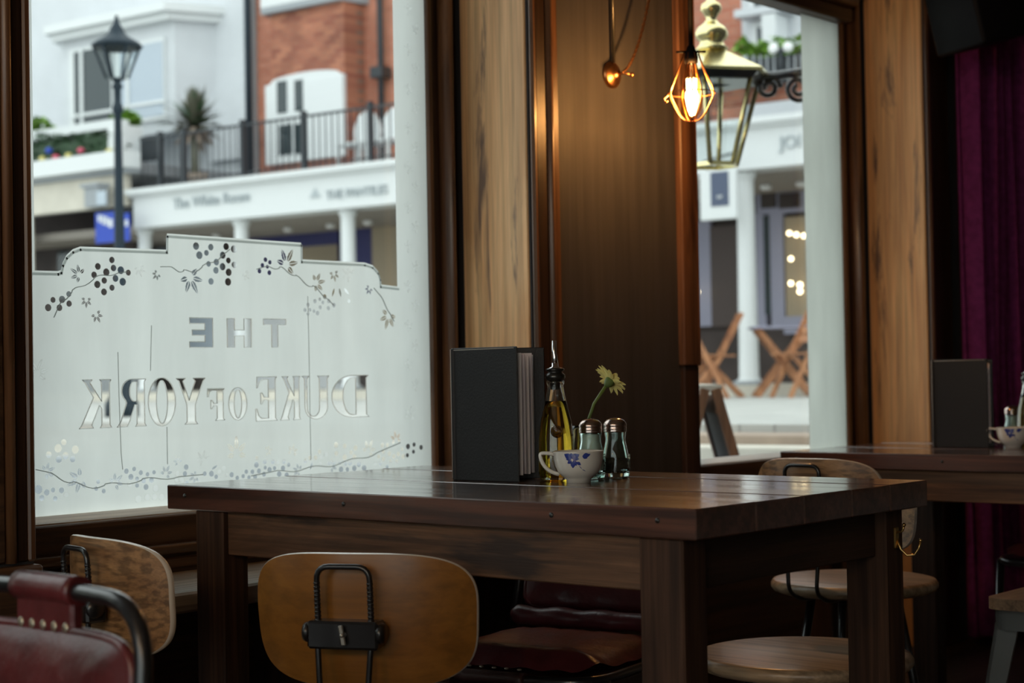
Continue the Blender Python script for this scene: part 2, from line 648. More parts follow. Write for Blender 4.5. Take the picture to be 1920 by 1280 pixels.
# front wall: thick piers, windows recessed between them
WI = 2.75                                    # inner face of the wall
REC = [(0.20, 1.60), (1.806, 3.253), (3.974, 5.380)]   # recesses along X
m = MB()
xs = [X0] + [q for o_ in REC for q in o_] + [X1]
for i in range(0, len(xs), 2):
    m.box(xs[i], xs[i + 1], WI, WO, 0, HC)
for (ra_, rb_), (a, b) in zip(REC, OPEN):
    m.box(ra_, a, GY + .02, WO, 0, HC).box(b, rb_, GY + .02, WO, 0, HC)
    m.box(a, b, GY + .02, WO, 0, ZS - .03).box(a, b, GY + .02, WO, ZT + .03, HC)
    m.box(ra_, rb_, WI, GY + .02, ZT + .16, HC)
structure('wall_front', m, M['grey_wall'])


def xw(px, Y=GY, y=640):
    return on_y(px, y, Y).x


# ---- moulded window frames -------------------------------------------------
def vstrip(x0, x1, y0, y1, z0=0.0, z1=HC, bev=.004):
    return MB().box(x0, x1, y0, y1, z0, z1, bev)


def half_round(x0, x1, yb, yf, z0=0.0, z1=HC, n=10):
    poly = [((x0 + x1) / 2 + (x1 - x0) / 2 * math.cos(R(180 + 180 * i / n)), yb + (yb - yf) * math.sin(R(180 + 180 * i / n))) for i in range(n + 1)]
    return MB().prism(poly, lambda a, b, d: (a, b, d), z0, z1, True)


win1 = thing('window_1', ((OPEN[1][0] + OPEN[1][1]) / 2, GY, ZS), 'large etched pub window with mirrored lettering and vine border', kind='structure')
win2 = thing('window_2', ((OPEN[2][0] + OPEN[2][1]) / 2, GY, ZS), 'clear window with one frosted side strip behind the pendant lamp', kind='structure')
added_win3 = thing('added_window_3', ((OPEN[0][0] + OPEN[0][1]) / 2, GY, ZS), kind='structure')  # added unseen window, lets more daylight into the room
for wn, (a, b) in zip((added_win3, win1, win2), OPEN):
    MB().box(a - .01, b + .01, GY + .004, GY + .010, ZS - .02, ZT + .02).build('glass_pane', M['pane'], wn)
    MB().prism([(GY - .032, ZS - .012), (GY - .032, ZS - .009), (GY - .002, ZS + .004), (GY + .014, ZS + .004), (GY + .014, ZS - .012)], lambda p_, q_, d: (d, p_, q_), a, b).build('sill_bead', M['sill_light'], wn)
    m = MB().box(a - .02, b + .02, GY - .05, GY + .02, ZT, ZT + .05, .006)
    m.box(a - .02, b + .02, GY - .085, GY + .02, ZT + .05, ZT + .10, .02, seg=3)
    m.box(a - .10, b + .12, GY - .055, GY + .02, ZT + .10, ZT + .16, .004)
    m.build('head_moulding', M['mould_h'], wn)
    MB().box(a - .004, a + .004, GY - .004, GY + .004, ZS, ZT).build('pane_edge', M['putty'], wn)
    MB().box(b - .004, b + .004, GY - .004, GY + .004, ZS, ZT).build('pane_edge', M['putty'], wn)

# right jamb of window 1 (bead, cove, torus moulding, groove) and its mirror image on the left side
def jamb(wn, x, sgn, w_):
    def X(a):
        return x + sgn * a * w_

    def st(a, b, yf, mat, nm, bev=.003):
        p, q = sorted((X(a), X(b)))
        vstrip(p, q, yf, GY + .02, ZS - .03 if nm == 'glazing_bead' else 0, HC if nm != 'glazing_bead' else ZT + .02, bev).build(nm, mat, wn)
    st(0, .16, GY - .012, M['mould'], 'glazing_bead')
    st(.16, .46, GY - .004, M['mould_d'], 'frame_recess')
    p, q = sorted((X(.40), X(.68)))
    half_round(p, q, GY, GY - .042).build('torus_moulding', M['mould'], wn)
    st(.68, 1.0, GY - .006, M['mould_d'], 'frame_groove')


jamb(win1, OPEN[1][1] - .005, 1, 3.253 - 3.14)
jamb(win1, OPEN[1][0] + .005, -1, .114)
jamb(win2, OPEN[2][1] - .005, 1, 5.380 - 5.23)
jamb(win2, OPEN[2][0] + .005, -1, .12)

# plank lining the reveal of window 1, dark gap, moulded architrave on the wall face
RZ = ZT + .16
t1 = thing('trim_1', (3.26, 2.86, 0), 'wide pale pine plank with dark knots beside the etched window', kind='structure')
MB().box(3.247, 3.262, WI + .004, GY - .025, 0, RZ, .003).build('plank', M['plank'], t1)
t2 = thing('trim_2', (3.31, WI, 0), 'dark moulded architrave glowing orange beside the grey panel', kind='structure')
vstrip(3.255, 3.275, WI - .014, WI + .002, bev=.006).build('plank_edge', M['mould'], t2)
vstrip(3.275, 3.318, WI - .008, WI + .002, bev=.003).build('cove', M['mould_d'], t2)
half_round(3.316, 3.338, WI, WI - .020).build('torus_moulding', M['mould'], t2)
vstrip(3.338, 3.366, WI - .007, WI + .002, bev=.003).build('outer_bead', M['post'], t2)

# timber architrave at the left of window 2 (thicker above)
t3 = thing('trim_3', (3.93, WI, 0), 'reddish timber post at the left of the clear window', kind='structure')
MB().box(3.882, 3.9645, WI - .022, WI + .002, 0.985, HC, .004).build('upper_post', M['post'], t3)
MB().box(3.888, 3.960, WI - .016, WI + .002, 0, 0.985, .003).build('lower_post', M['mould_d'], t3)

# plank lining the reveal at the right of window 2
t4 = thing('trim_4', (5.38, 2.86, 0), 'wide orange-brown knotty plank next to the purple curtain', kind='structure')
MB().box(5.372, 5.388, WI + .004, GY - .025, 0, RZ, .003).build('plank', M['plank_b'], t4)
vstrip(5.380, 5.405, WI - .014, WI + .002, bev=.006).build('plank_edge', M['mould'], t4)
vstrip(5.405, 5.54, WI - .008, WI + .002, bev=.004).build('outer_board', M['mould_d'], t4)

# architrave at the left of window 1 with a plinth block
t5 = thing('trim_5', (1.7, WI, 0), 'dark timber architrave and plinth at the left of the etched window', kind='structure')
vstrip(1.60, 1.742, WI - .010, WI + .002, 0.64, bev=.004).build('plank', M['mould_h'], t5)
half_round(1.742, 1.766, WI, WI - .018, 0.64).build('torus_moulding', M['mould'], t5)
vstrip(1.766, 1.790, WI - .006, WI + .002, 0.64, bev=.003).build('cove', M['mould_d'], t5)
vstrip(1.790, 1.806, WI - .010, WI + .002, 0.64, bev=.004).build('inner_bead', M['mould'], t5)
MB().box(1.60, 1.808, WI - .030, WI + .002, 0, 0.635, .005).build('plinth_block', M['mould_h'], t5)

# panelling below the windows with its mouldings
PY = 2.95
for i, (a, b) in enumerate(REC):
    p = thing('trim_%d' % (6 + i), ((a + b) / 2, PY, 0), kind='structure')
    MB().box(a, b, PY, GY + .02, 0, ZS - .012, .003).build('dado_panel', M['mould_h'], p)
    MB().box(a, b, PY - .02, PY, .600, .622, .008, seg=3).build('dado_moulding', M['mould_h'], p)
    MB().box(a, b, PY - .012, PY, .570, .592, .004).build('lower_bead', M['mould_h'], p)
led = MB().box(1.812, 3.245, 2.645, PY, .519, .559, .005)
led = led.build('window_ledge', M['ledge'])
tag(led, 'worn wooden window seat ledge in the recess under the etched window', 'shelf')
for x in (1.83, 2.50, 3.19):
    MB().box(x, x + .04, 2.68, PY - .001, 0, .519).build('bracket', M['mould_d'], led)

# ================================================================== ETCHED GLASS
def wpx(x, y):
    p = on_y(x, y, GY)
    return (p.x, p.z)


def poly_area(p):
    return sum(p[i][0] * p[(i + 1) % len(p)][1] - p[(i + 1) % len(p)][0] * p[i][1] for i in range(len(p))) / 2


LET = {
    'D': (.80, [[(0, 0), (.36, 0)] + arc(.36, .5, .44, .5, -90, 90, 14)[1:] + [(0, 1), (.05, .94), (.05, .06)],
                [(.28, .06), (.36, .06)] + arc(.36, .5, .20, .44, -90, 90, 12)[1:] + [(.28, .94)]]),
    'U': (.80, [[(0, 1), (.34, 1), (.29, .94), (.29, .3)] + arc(.475, .26, .185, .2, 180, 360, 10)[1:] + [(.66, .94), (.60, 1), (.80, 1), (.73, .94), (.73, .28)] + arc(.39, .28, .34, .29, 0, -180, 12)[1:] + [(.05, .94)]]),
    'K': (.92, [[(0, 0), (.33, 0), (.28, .06), (.28, .40), (.34, .47), (.57, .06), (.52, 0), (.92, 0), (.85, .06), (.51, .63), (.74, .94), (.82, 1), (.54, 1), (.61, .94), (.28, .55), (.28, .94), (.33, 1), (0, 1), (.05, .94), (.05, .06)]]),
    'E': (.70, [[(0, 0), (.69, 0), (.70, .28), (.66, .28), (.60, .12), (.50, .06), (.28, .06), (.28, .47), (.42, .48), (.49, .38), (.53, .38), (.53, .64), (.49, .64), (.42, .54), (.28, .53), (.28, .94), (.48, .94), (.58, .88), (.63, .75), (.66, .75), (.65, 1), (0, 1), (.05, .94), (.05, .06)]]),
    'O': (.80, [arc(.4, .5, .4, .52, 0, 348, 29), arc(.4, .5, .165, .46, 0, 348, 29)]),
    'F': (.66, [[(0, 0), (.36, 0), (.29, .06), (.29, .46), (.42, .47), (.49, .36), (.53, .36), (.53, .64), (.49, .64), (.42, .53), (.29, .53), (.29, .94), (.48, .94), (.58, .88), (.62, .74), (.66, .74), (.65, 1), (0, 1), (.05, .94), (.05, .06)]]),
    'Y': (.90, [[(.25, 0), (.65, 0), (.58, .06), (.58, .42), (.82, .94), (.90, 1), (.62, 1), (.70, .94), (.51, .52), (.31, .94), (.38, 1), (0, 1), (.06, .94), (.32, .42), (.32, .06)]]),
    'R': (.88, [[(0, 0), (.33, 0), (.28, .06), (.28, .46), (.34, .46), (.50, .12), (.58, 0), (.88, 0), (.82, .05), (.76, .12), (.59, .50)] + arc(.42, .75, .31, .25, -50, 90, 10) + [(0, 1), (.05, .94), (.05, .06)],
                [(.28, .53), (.37, .53)] + arc(.37, .735, .125, .205, -90, 90, 8)[1:] + [(.28, .94)]]),
    't': (.86, [[(.31, 0), (.55, 0), (.55, .80), (.86, .80), (.86, 1), (0, 1), (0, .80), (.31, .80)]]),
    'h': (.80, [[(0, 0), (.24, 0), (.24, .40), (.56, .40), (.56, 0), (.80, 0), (.80, 1), (.56, 1), (.56, .60), (.24, .60), (.24, 1), (0, 1)]]),
    'e': (.70, [[(0, 0), (.70, 0), (.70, .19), (.24, .19), (.24, .41), (.62, .41), (.62, .59), (.24, .59), (.24, .81), (.69, .81), (.69, 1), (0, 1)]]),
}
# letters are drawn to be read from the street: seen from the room they run right to left and mirrored
LAY = [('D', 621, 690, 705, 782), ('U', 566, 616, 706, 783), ('K', 524, 562, 706, 784), ('E', 478, 518, 707, 786),
       ('O', 428, 462, 735, 790), ('F', 388, 420, 735, 791), ('Y', 330, 384, 708, 795), ('O', 277, 328, 708, 798),
       ('R', 218, 273, 709, 799), ('K', 147, 208, 710, 802),
       ('t', 493, 535, 598, 651), ('h', 425, 470, 597, 651), ('e', 354, 398, 597, 651)]
zb_big = (wpx(690, 782)[1] + wpx(147, 802)[1]) / 2
zt_big = (wpx(690, 705)[1] + wpx(147, 710)[1]) / 2
letters = []
for ch, xl, xr, yt, yb in LAY:
    wd, outs = LET[ch]
    ym = (yt + yb) / 2
    XL, XR = wpx(xl, ym)[0], wpx(xr, ym)[0]
    if ch.islower():
        zb, zt = wpx(445, 651)[1], wpx(445, 597)[1]
    elif yt > 730:
        zb, zt = zb_big + .006, zb_big + .006 + (zt_big - zb_big) * .70
    else:
        zb, zt = zb_big, zt_big
    for o_ in outs:
        letters.append([(XR - a / wd * (XR - XL), zb + b * (zt - zb)) for a, b in o_])

# outline of the frosted area
top = [(66, 507), (108, 508), (114, 506), (117, 492), (124, 478), (136, 467), (150, 462), (312, 468), (312.5, 437.5), (564, 455), (564.5, 486), (683, 492), (698, 497), (708, 508), (712, 520), (712.5, 533), (746, 537)]
Lx = OPEN[1][0] + .004
Rx = OPEN[1][1] - .004
sxl = wpx(62, 300)[0]
sxr = wpx(742, 400)[0]
tops = [wpx(*q) for q in top]
zl = tops[0][1]
zr = tops[-1][1]
outline = [(Lx, ZS + .002), (Rx, ZS + .002), (Rx, ZT - .002), (sxr, ZT - .002), (sxr, zr)] + tops[::-1][1:-1] + [(sxl, zl), (sxl, ZT - .002), (Lx, ZT - .002)]


def inside(c, r):
    for k in range(13):
        x = c[0] + (r * math.cos(k * math.pi / 6) if k < 12 else 0)
        y = c[1] + (r * math.sin(k * math.pi / 6) if k < 12 else 0)
        hit = False
        for i in range(len(outline)):
            (xa, ya), (xb, yb) = outline[i], outline[(i + 1) % len(outline)]
            if (ya > y) != (yb > y) and x < (xb - xa) * (y - ya) / (yb - ya) + xa:
                hit = not hit
        if not hit:
            return False
    return True


holes = [list(p) for p in letters]
placed = []


def lens(cx, cy, ang, L, W, n=6):
    pts = []
    for i in range(n + 1):
        t = i / n
        pts.append((t * L, W * math.sin(math.pi * t) * (1.2 - .4 * t)))
    for i in range(n - 1, 0, -1):
        t = i / n
        pts.append((t * L, -W * math.sin(math.pi * t) * (1.2 - .4 * t)))
    c, s = math.cos(ang), math.sin(ang)
    return [(cx + a * c - b * s, cy + a * s + b * c) for a, b in pts]


bright = []                                   # raised bright ornaments


def free(c, r):
    if not inside(c, r * 1.12):
        return False
    for (q, rq) in placed:
        if (q[0] - c[0]) ** 2 + (q[1] - c[1]) ** 2 < (r + rq) ** 2:
            return False
    return True


def leaf(px, py, size, rot, dst):
    """vine leaf of pointed segments; size in metres"""
    c = wpx(px, py)
    if not free(c, size * .98):
        return
    placed.append((c, size * .98))
    for k, (a, l) in enumerate(((0, 1.0), (50, .84), (-50, .84), (104, .60), (-104, .60))):
        an = R(rot + a)
        ca, sa = math.cos(an), math.sin(an)
        L = size * l * .78
        W = size * .24
        o0 = (c[0] + .20 * size * ca, c[1] + .20 * size * sa)
        for sg in (-1, 1):
            g = size * .022
            pts = [(.02 * L, g)]
            for i in range(1, 12):
                t_ = i / 12
                tooth = 1 - (.20 if i % 3 == 2 else 0)
                pts.append((t_ * L, g + W * .62 * math.sin(math.pi * t_ ** .85) ** .9 * tooth * (1.05 - .5 * t_)))
            pts += [(L, g), (.5 * L, g)]
            dst.append([(o0[0] + p_ * ca - sg * q_ * sa, o0[1] + p_ * sa + sg * q_ * ca) for p_, q_ in pts])


def grapes(px, py, n, r, spread, dst, seed):
    rr = random.Random(seed)
    k = tries = 0
    while k < n and tries < n * 30:
        tries += 1
        x = px + rr.gauss(0, spread)
        y = py + rr.gauss(0, spread * .7)
        rad = r * rr.uniform(.75, 1.1)
        c = wpx(x, y)
        if free(c, rad * 1.25):
            placed.append((c, rad * 1.15))
            dst.append(arc(c[0], c[1], rad, rad, 0, 324, 9))
            k += 1


def sprig(px, py, n, L, rot, dst, seed):
    rr = random.Random(seed)
    for i in range(n):
        a = R(rot + (i - (n - 1) / 2) * 34)
        c = wpx(px + 9 * (i - (n - 1) / 2), py)
        e = (c[0] + math.cos(a) * L * .5, c[1] + math.sin(a) * L * .5)
        if free(e, L * .5):
            placed.append((e, L * .42))
            dst.append(lens(c[0], c[1], a, L * .95, L * .13))


for (xl, xr, yt, yb) in [(q[1], q[2], q[3], q[4]) for q in LAY]:
    for fx in (.2, .5, .8):
        for fy in (.15, .5, .85):
            placed.append((wpx(xl + (xr - xl) * fx, yt + (yb - yt) * fy), .035))
leaf(356, 520, .042, -60, holes)
leaf(352, 478, .024, 80, holes)
leaf(536, 496, .044, 60, holes)
leaf(545, 540, .030, 200, holes)
leaf(592, 530, .032, 10, holes)
leaf(443, 850, .042, 90, holes)
leaf(148, 515, .026, 150, holes)
leaf(158, 560, .036, -70, holes)
leaf(180, 590, .020, -60, holes)
leaf(728, 592, .038, -110, holes)
leaf(745, 566, .022, 60, holes)
leaf(86, 884, .024, 20, holes)
leaf(150, 898, .036, 200, holes)
leaf(215, 905, .026, 40, holes)
leaf(186, 925, .026, 190, holes)
leaf(128, 935, .024, 150, holes)
leaf(310, 888, .022, 60, holes)
leaf(366, 893, .020, 200, holes)
leaf(560, 882, .022, 160, holes)
leaf(620, 874, .024, 30, holes)
leaf(690, 845, .032, 60, holes)
leaf(742, 825, .026, 100, holes)
grapes(405, 492, 16, .0085, 18, holes, 1)
grapes(205, 518, 13, .0085, 15, holes, 2)
grapes(110, 568, 7, .0080, 10, holes, 3)
grapes(122, 850, 7, .0085, 12, holes, 4)
grapes(75, 905, 6, .0090, 8, holes, 5)
grapes(505, 880, 9, .0068, 12, holes, 6)
grapes(660, 862, 15, .0068, 16, holes, 7)
grapes(720, 850, 12, .0066, 14, holes, 8)
grapes(615, 565, 9, .0058, 11, holes, 9)
grapes(500, 500, 6, .0056, 9, holes, 10)
grapes(262, 890, 10, .0062, 14, holes, 11)
grapes(580, 580, 6, .0052, 6, holes, 12)
sprig(130, 545, 4, .030, -70, holes, 1)
sprig(345, 535, 4, .026, -100, holes, 2)
sprig(640, 540, 4, .024, -60, holes, 3)
sprig(590, 880, 5, .022, 100, holes, 4)
sprig(410, 880, 4, .020, 80, holes, 5)
leaf(265, 522, .034, 90, bright)
leaf(235, 505, .024, 160, bright)
leaf(455, 500, .026, 20, bright)
leaf(655, 515, .028, 150, bright)
leaf(95, 930, .036, -90, bright)
leaf(270, 915, .030, 190, bright)
leaf(70, 700, .032, 70, bright)
leaf(760, 860, .034, -80, bright)
leaf(768, 780, .026, 80, bright)
leaf(82, 590, .03, 30, bright)
grapes(285, 935, 7, .0085, 10, bright, 13)
grapes(300, 900, 8, .0075, 12, bright, 14)
for i in range(22):                          # running vine up the right-hand frosted strip
    yy = 20 + i * 37
    leaf(772 + (9 if i % 2 else -9), yy, .021, 90 + (60 if i % 2 else -60), bright)

rr0 = random.Random(21)
for i in range(30):                          # dense border of foliage along the bottom
    f_ = i / 29
    bx_, by_ = 72 + f_ * 690, 905 - 70 * f_ + 6 * math.sin(i * 1.7)
    leaf(bx_, by_ - 12, rr0.uniform(.016, .024), rr0.uniform(0, 360), bright if i % 3 == 1 else holes)
    grapes(bx_ + 10, by_ + 14, 3, .0062, 8, bright if i % 4 == 2 else holes, 40 + i)
for i in range(20):                          # and trailing below the stepped top edge
    f_ = i / 19
    bx_ = 95 + f_ * 630
    by_ = 500 + 14 * math.sin(i * 1.3) + (55 if (f_ < .12 or f_ > .9) else 0)
    if not 300 < bx_ < 330:
        leaf(bx_, by_, rr0.uniform(.015, .022), rr0.uniform(200, 340), bright if i % 2 else holes)
cu = bpy.data.curves.new('frosted_etching', 'CURVE')
cu.dimensions = '2D'
cu.fill_mode = 'BOTH'
for p in [outline] + holes + bright:
    sp = cu.splines.new('POLY')
    sp.points.add(len(p) - 1)
    for q, (a, b) in zip(sp.points, p):
        q.co = (a, b, 0, 1)
    sp.use_cyclic_u = True
tmp = bpy.data.objects.new('etch_tmp', cu)
col.objects.link(tmp)
bpy.context.view_layer.update()
dg = bpy.context.evaluated_depsgraph_get()
me = bpy.data.meshes.new_from_object(tmp.evaluated_get(dg))
ETCH_AREA = (sum(p.area for p in me.polygons), abs(poly_area(outline)), sum(abs(poly_area(p)) for p in holes + bright))
m = MB()
for v_ in me.vertices:
    m.v.append(Vector((v_.co.x, GY - .001, v_.co.y)))
for p in me.polygons:
    m.f.append(list(p.vertices))
    m.s.append(False)
bpy.data.objects.remove(tmp)
bpy.data.curves.remove(cu)
et = m.build('frosted_etching', M['frost'], win1)
tag(et, 'frosted lower glass with clear mirrored lettering')


def flat(polys, y, th):
    q = MB()
    for p in polys:
        q.prism(p, lambda a, b, d: (a, d, b), y, y - th)
    return q


flat(bright, GY - .0008, .0006).build('vine_ornament', M['frost_w'], et)
# letter outlines: thin bright rim
m = MB()
for p in letters:
    m.tube([(a, GY - .002, b) for a, b in p], .0013, 4, closed=True)
m.build('lettering_rim', M['frost_w'], et)
m = MB()
ln = [(Lx + .03, zl)] + tops[1:-1] + [(sxr + .004, zr)]
for (a, b) in zip(ln, ln[1:]):
    dx_, dz_ = b[0] - a[0], b[1] - a[1]
    l_ = math.hypot(dx_, dz_)
    ex_, ez_ = dx_ / l_ * .002, dz_ / l_ * .002
    ox_, oz_ = -dz_ / l_ * .0028, dx_ / l_ * .0028
    cz = -.007
    q = [(a[0] - ex_ + ox_, a[1] - ez_ + oz_ + cz), (b[0] + ex_ + ox_, b[1] + ez_ + oz_ + cz), (b[0] + ex_ - ox_, b[1] + ez_ - oz_ + cz), (a[0] - ex_ - ox_, a[1] - ez_ - oz_ + cz)]
    m.add([(x_, GY - .0022, z_) for x_, z_ in q], [(0, 1, 2, 3)])
m.build('etched_border_line', M['etch_grey'], et)
for pts in ([(220, 660), (222, 740), (226, 850), (229, 880)], [(283, 610), (282, 655), (281, 695)], [(576, 555), (578, 640), (580, 760), (582, 862)], [(312, 800), (313, 870)]):
    m = MB()
    m.tube([(wpx(*q)[0], GY - .002, wpx(*q)[1]) for q in pts], .0007, 4)
    m.build('hairline_streak', M['etch_grey'], et)
for pts in ([(100, 595), (118, 560), (150, 535), (200, 512), (240, 512)], [(300, 500), (330, 505), (356, 512), (400, 490), (430, 470)],
            [(480, 505), (510, 500), (536, 505), (570, 530), (600, 545), (625, 575)], [(700, 540), (722, 570), (738, 605)],
            [(66, 880), (110, 895), (160, 915), (230, 905), (300, 895), (380, 892)], [(470, 892), (540, 882), (610, 874), (680, 858), (750, 832)]):
    m = MB()
    cp = [Vector((*wpx(*q), 0)) for q in pts]
    fp = fillet(cp, .05, 6)
    m.tube([(q.x, GY - .002, q.y + .004 * math.sin(i * .9)) for i, q in enumerate(fp)], .0011, 4)
    m.build('vine_stem', M['etch_grey'], et)
# frosted strip of window 2 and the bead between
m = MB().box(wpx(1513, 600)[0], OPEN[2][1] - .004, GY - .002, GY - .0005, ZS, ZT)
m.build('frosted_strip', M['frost'], win2)
# the added window 3 (left of the frame) is frosted in its lower half like its neighbour
MB().box(OPEN[0][0] + .004, OPEN[0][1] - .004, GY - .002, GY - .0005, ZS, 1.27).build('frosted_lower_glass', M['frost'], added_win3)

# ================================================================== TABLES
def make_table(name, x0, x1, y0, y1, ztop, th, label, hooks=False):
    t = thing(name, ((x0 + x1) / 2, (y0 + y1) / 2, 0), label, 'table')
    n = 5
    ws = [.16, .14, .15, .13, .135]
    s = (x1 - x0) / sum(ws)
    x = x0
    for i in range(n):
        w_ = ws[i] * s
        MB().box(x + (.0007 if i else 0), x + w_ - (.0007 if i < n - 1 else 0), y0, y1, ztop - th, ztop - (.0006 if i % 2 else 0), .0020).build('plank', M['table'], t)
        x += w_
    lw, ld, ins, insy = .062, .080, .008, .075
    zb = ztop - th
    ah = .082
    for (lx, sx) in ((x0 + ins, 1), (x1 - .037 - lw, -1)):
        for (ly, sy) in ((y0 + .030, 1), (y1 - insy - ld, -1)):
            MB().box(lx, lx + lw, ly, ly + ld, 0, zb, .003).build('leg', M['table_leg'], t)
    for ax in (x0 + ins + .012, x1 - .037 - .034):
        MB().box(ax, ax + .022, y0 + .030 + ld, y1 - insy - ld, zb - ah, zb, .002).build('apron', M['apron'], t)
    for ay in (y0 + .05, y1 - insy - .055):
        MB().box(x0 + ins + lw, x1 - .037 - lw, ay, ay + .022, zb - ah, zb, .002).build('apron', M['apron_x'], t)
    for fy in (.955, .60, .22, .055):
        m = MB()
        Y_ = y0 + (y1 - y0) * (fy)
        m.lathe([(.0042, 0), (.0042, .0012)], 10, M=Matrix.Translation((x0 - .0002, Y_, ztop - th * .42)) @ Matrix.Rotation(R(-90), 4, 'Y'))
        m.build('nail_head', M['rubber'], t)
    return t


TX0, TX1, TY0, TY1 = 2.035, 2.750, 1.417, 2.648
TTH = .046
tab1 = make_table('pub_table', TX0, TX1, TY0, TY1, TZ, TTH, 'dark-stained plank table in front of the etched window, with menu and condiments on it')
# brass double coat hook on the right far leg
hm = MB()
hx, hy, hz = TX1 - .037 - .030, TY0 + .028, .675
hm.box(hx - .010, hx + .010, hy - .004, hy + .002, hz - .028, hz + .022, .002)
hm.tube(fillet([(hx, hy - .002, hz + .010), (hx, hy - .018, hz + .012), (hx, hy - .022, hz + .026)], .01), .0028, 8)
hm.tube([(hx, hy - .003, hz - .005), (hx + .004, hy - .010, hz - .030), (hx + .008, hy - .024, hz - .044), (hx + .012, hy - .042, hz - .042), (hx + .014, hy - .052, hz - .026), (hx + .015, hy - .056, hz - .010)], .0030, 8)
hm.sphere((hx + .015, hy - .056, hz - .008), .0048, 8, 6)
hm.sphere((hx, hy - .022, hz + .028), .0048, 8, 6)
hm.v = [Vector((hx, hy, hz)) + (q - Vector((hx, hy, hz))) * .74 for q in hm.v]
hk = hm.build('coat_hook', M['brass'], tab1)
tag(hk, 'brass double coat hook')

T2Z = .738
c2 = on_z(1462, 846, T2Z)
T2X, T2Y = c2.x, c2.y
tab2 = make_table('pub_table', T2X, T2X + .72, T2Y - 1.25, T2Y, T2Z, .044, 'brown plank table further along the window wall, beside the purple curtain')


# ================================================================== CHAIRS
def curved_back(t, zmid, w_, h, x0, mat, rad=.30, lean=.10, taper=.10, ex=3.6, th=.011):
    """bent plywood backrest, concave towards +X"""
    def half(v):
        return w_ / 2 * (1 - taper * (1 - v) * .5)

    def pt(u, v, side):
        a = u * 2 - 1
        b = v * 2 - 1
        # square -> superellipse mapping
        k = (abs(a) ** ex + abs(b) ** ex) ** (1 / ex)
        mx = max(abs(a), abs(b))
        q = mx / k if k > 1e-9 else 1
        yy = a * q * half(v)
        zz = b * q * h / 2
        xx = x0 + (rad - math.sqrt(max(1e-6, rad * rad - yy * yy))) - lean * zz + .9 * zz * zz
        return (xx + side * th, yy, zmid + zz)
    m = MB()
    n1, n2 = 29, 19
    m.grid(n1, n2, lambda u, v: pt(u, v, 0))
    m.grid(n1, n2, lambda u, v: pt(u, v, 1))
    back = m.build('backrest', mat, t, local=True, weld=False)
    # ply edge, paled to carry the window's highlight
    ring = [(i / 40, 1) for i in range(41)] + [(1, 1 - i / 24) for i in range(1, 25)] + [(1 - i / 40, 0) for i in range(1, 41)] + [(0, i / 24) for i in range(1, 24)]
    e = MB()
    prof = []
    k = len(ring)
    vs_ = []
    for (u, v) in ring:
        p, q = Vector(pt(u, v, 0)), Vector(pt(u, v, 1))
        cdir = Vector((0, p.y, p.z - zmid)).normalized()
        mid = (p + q) / 2 + cdir * .0025
        vs_ += [p, p * .35 + mid * .65, q * .35 + mid * .65, q]
    fs = []
    for i in range(k):
        j = (i + 1) % k
        for c in range(3):
            fs.append((i * 4 + c, j * 4 + c, j * 4 + c + 1, i * 4 + c + 1))
    e.add(vs_, fs, True)
    e.build('ply_edge', M['ply_edge'], back, local=True, weld=False)
    return back


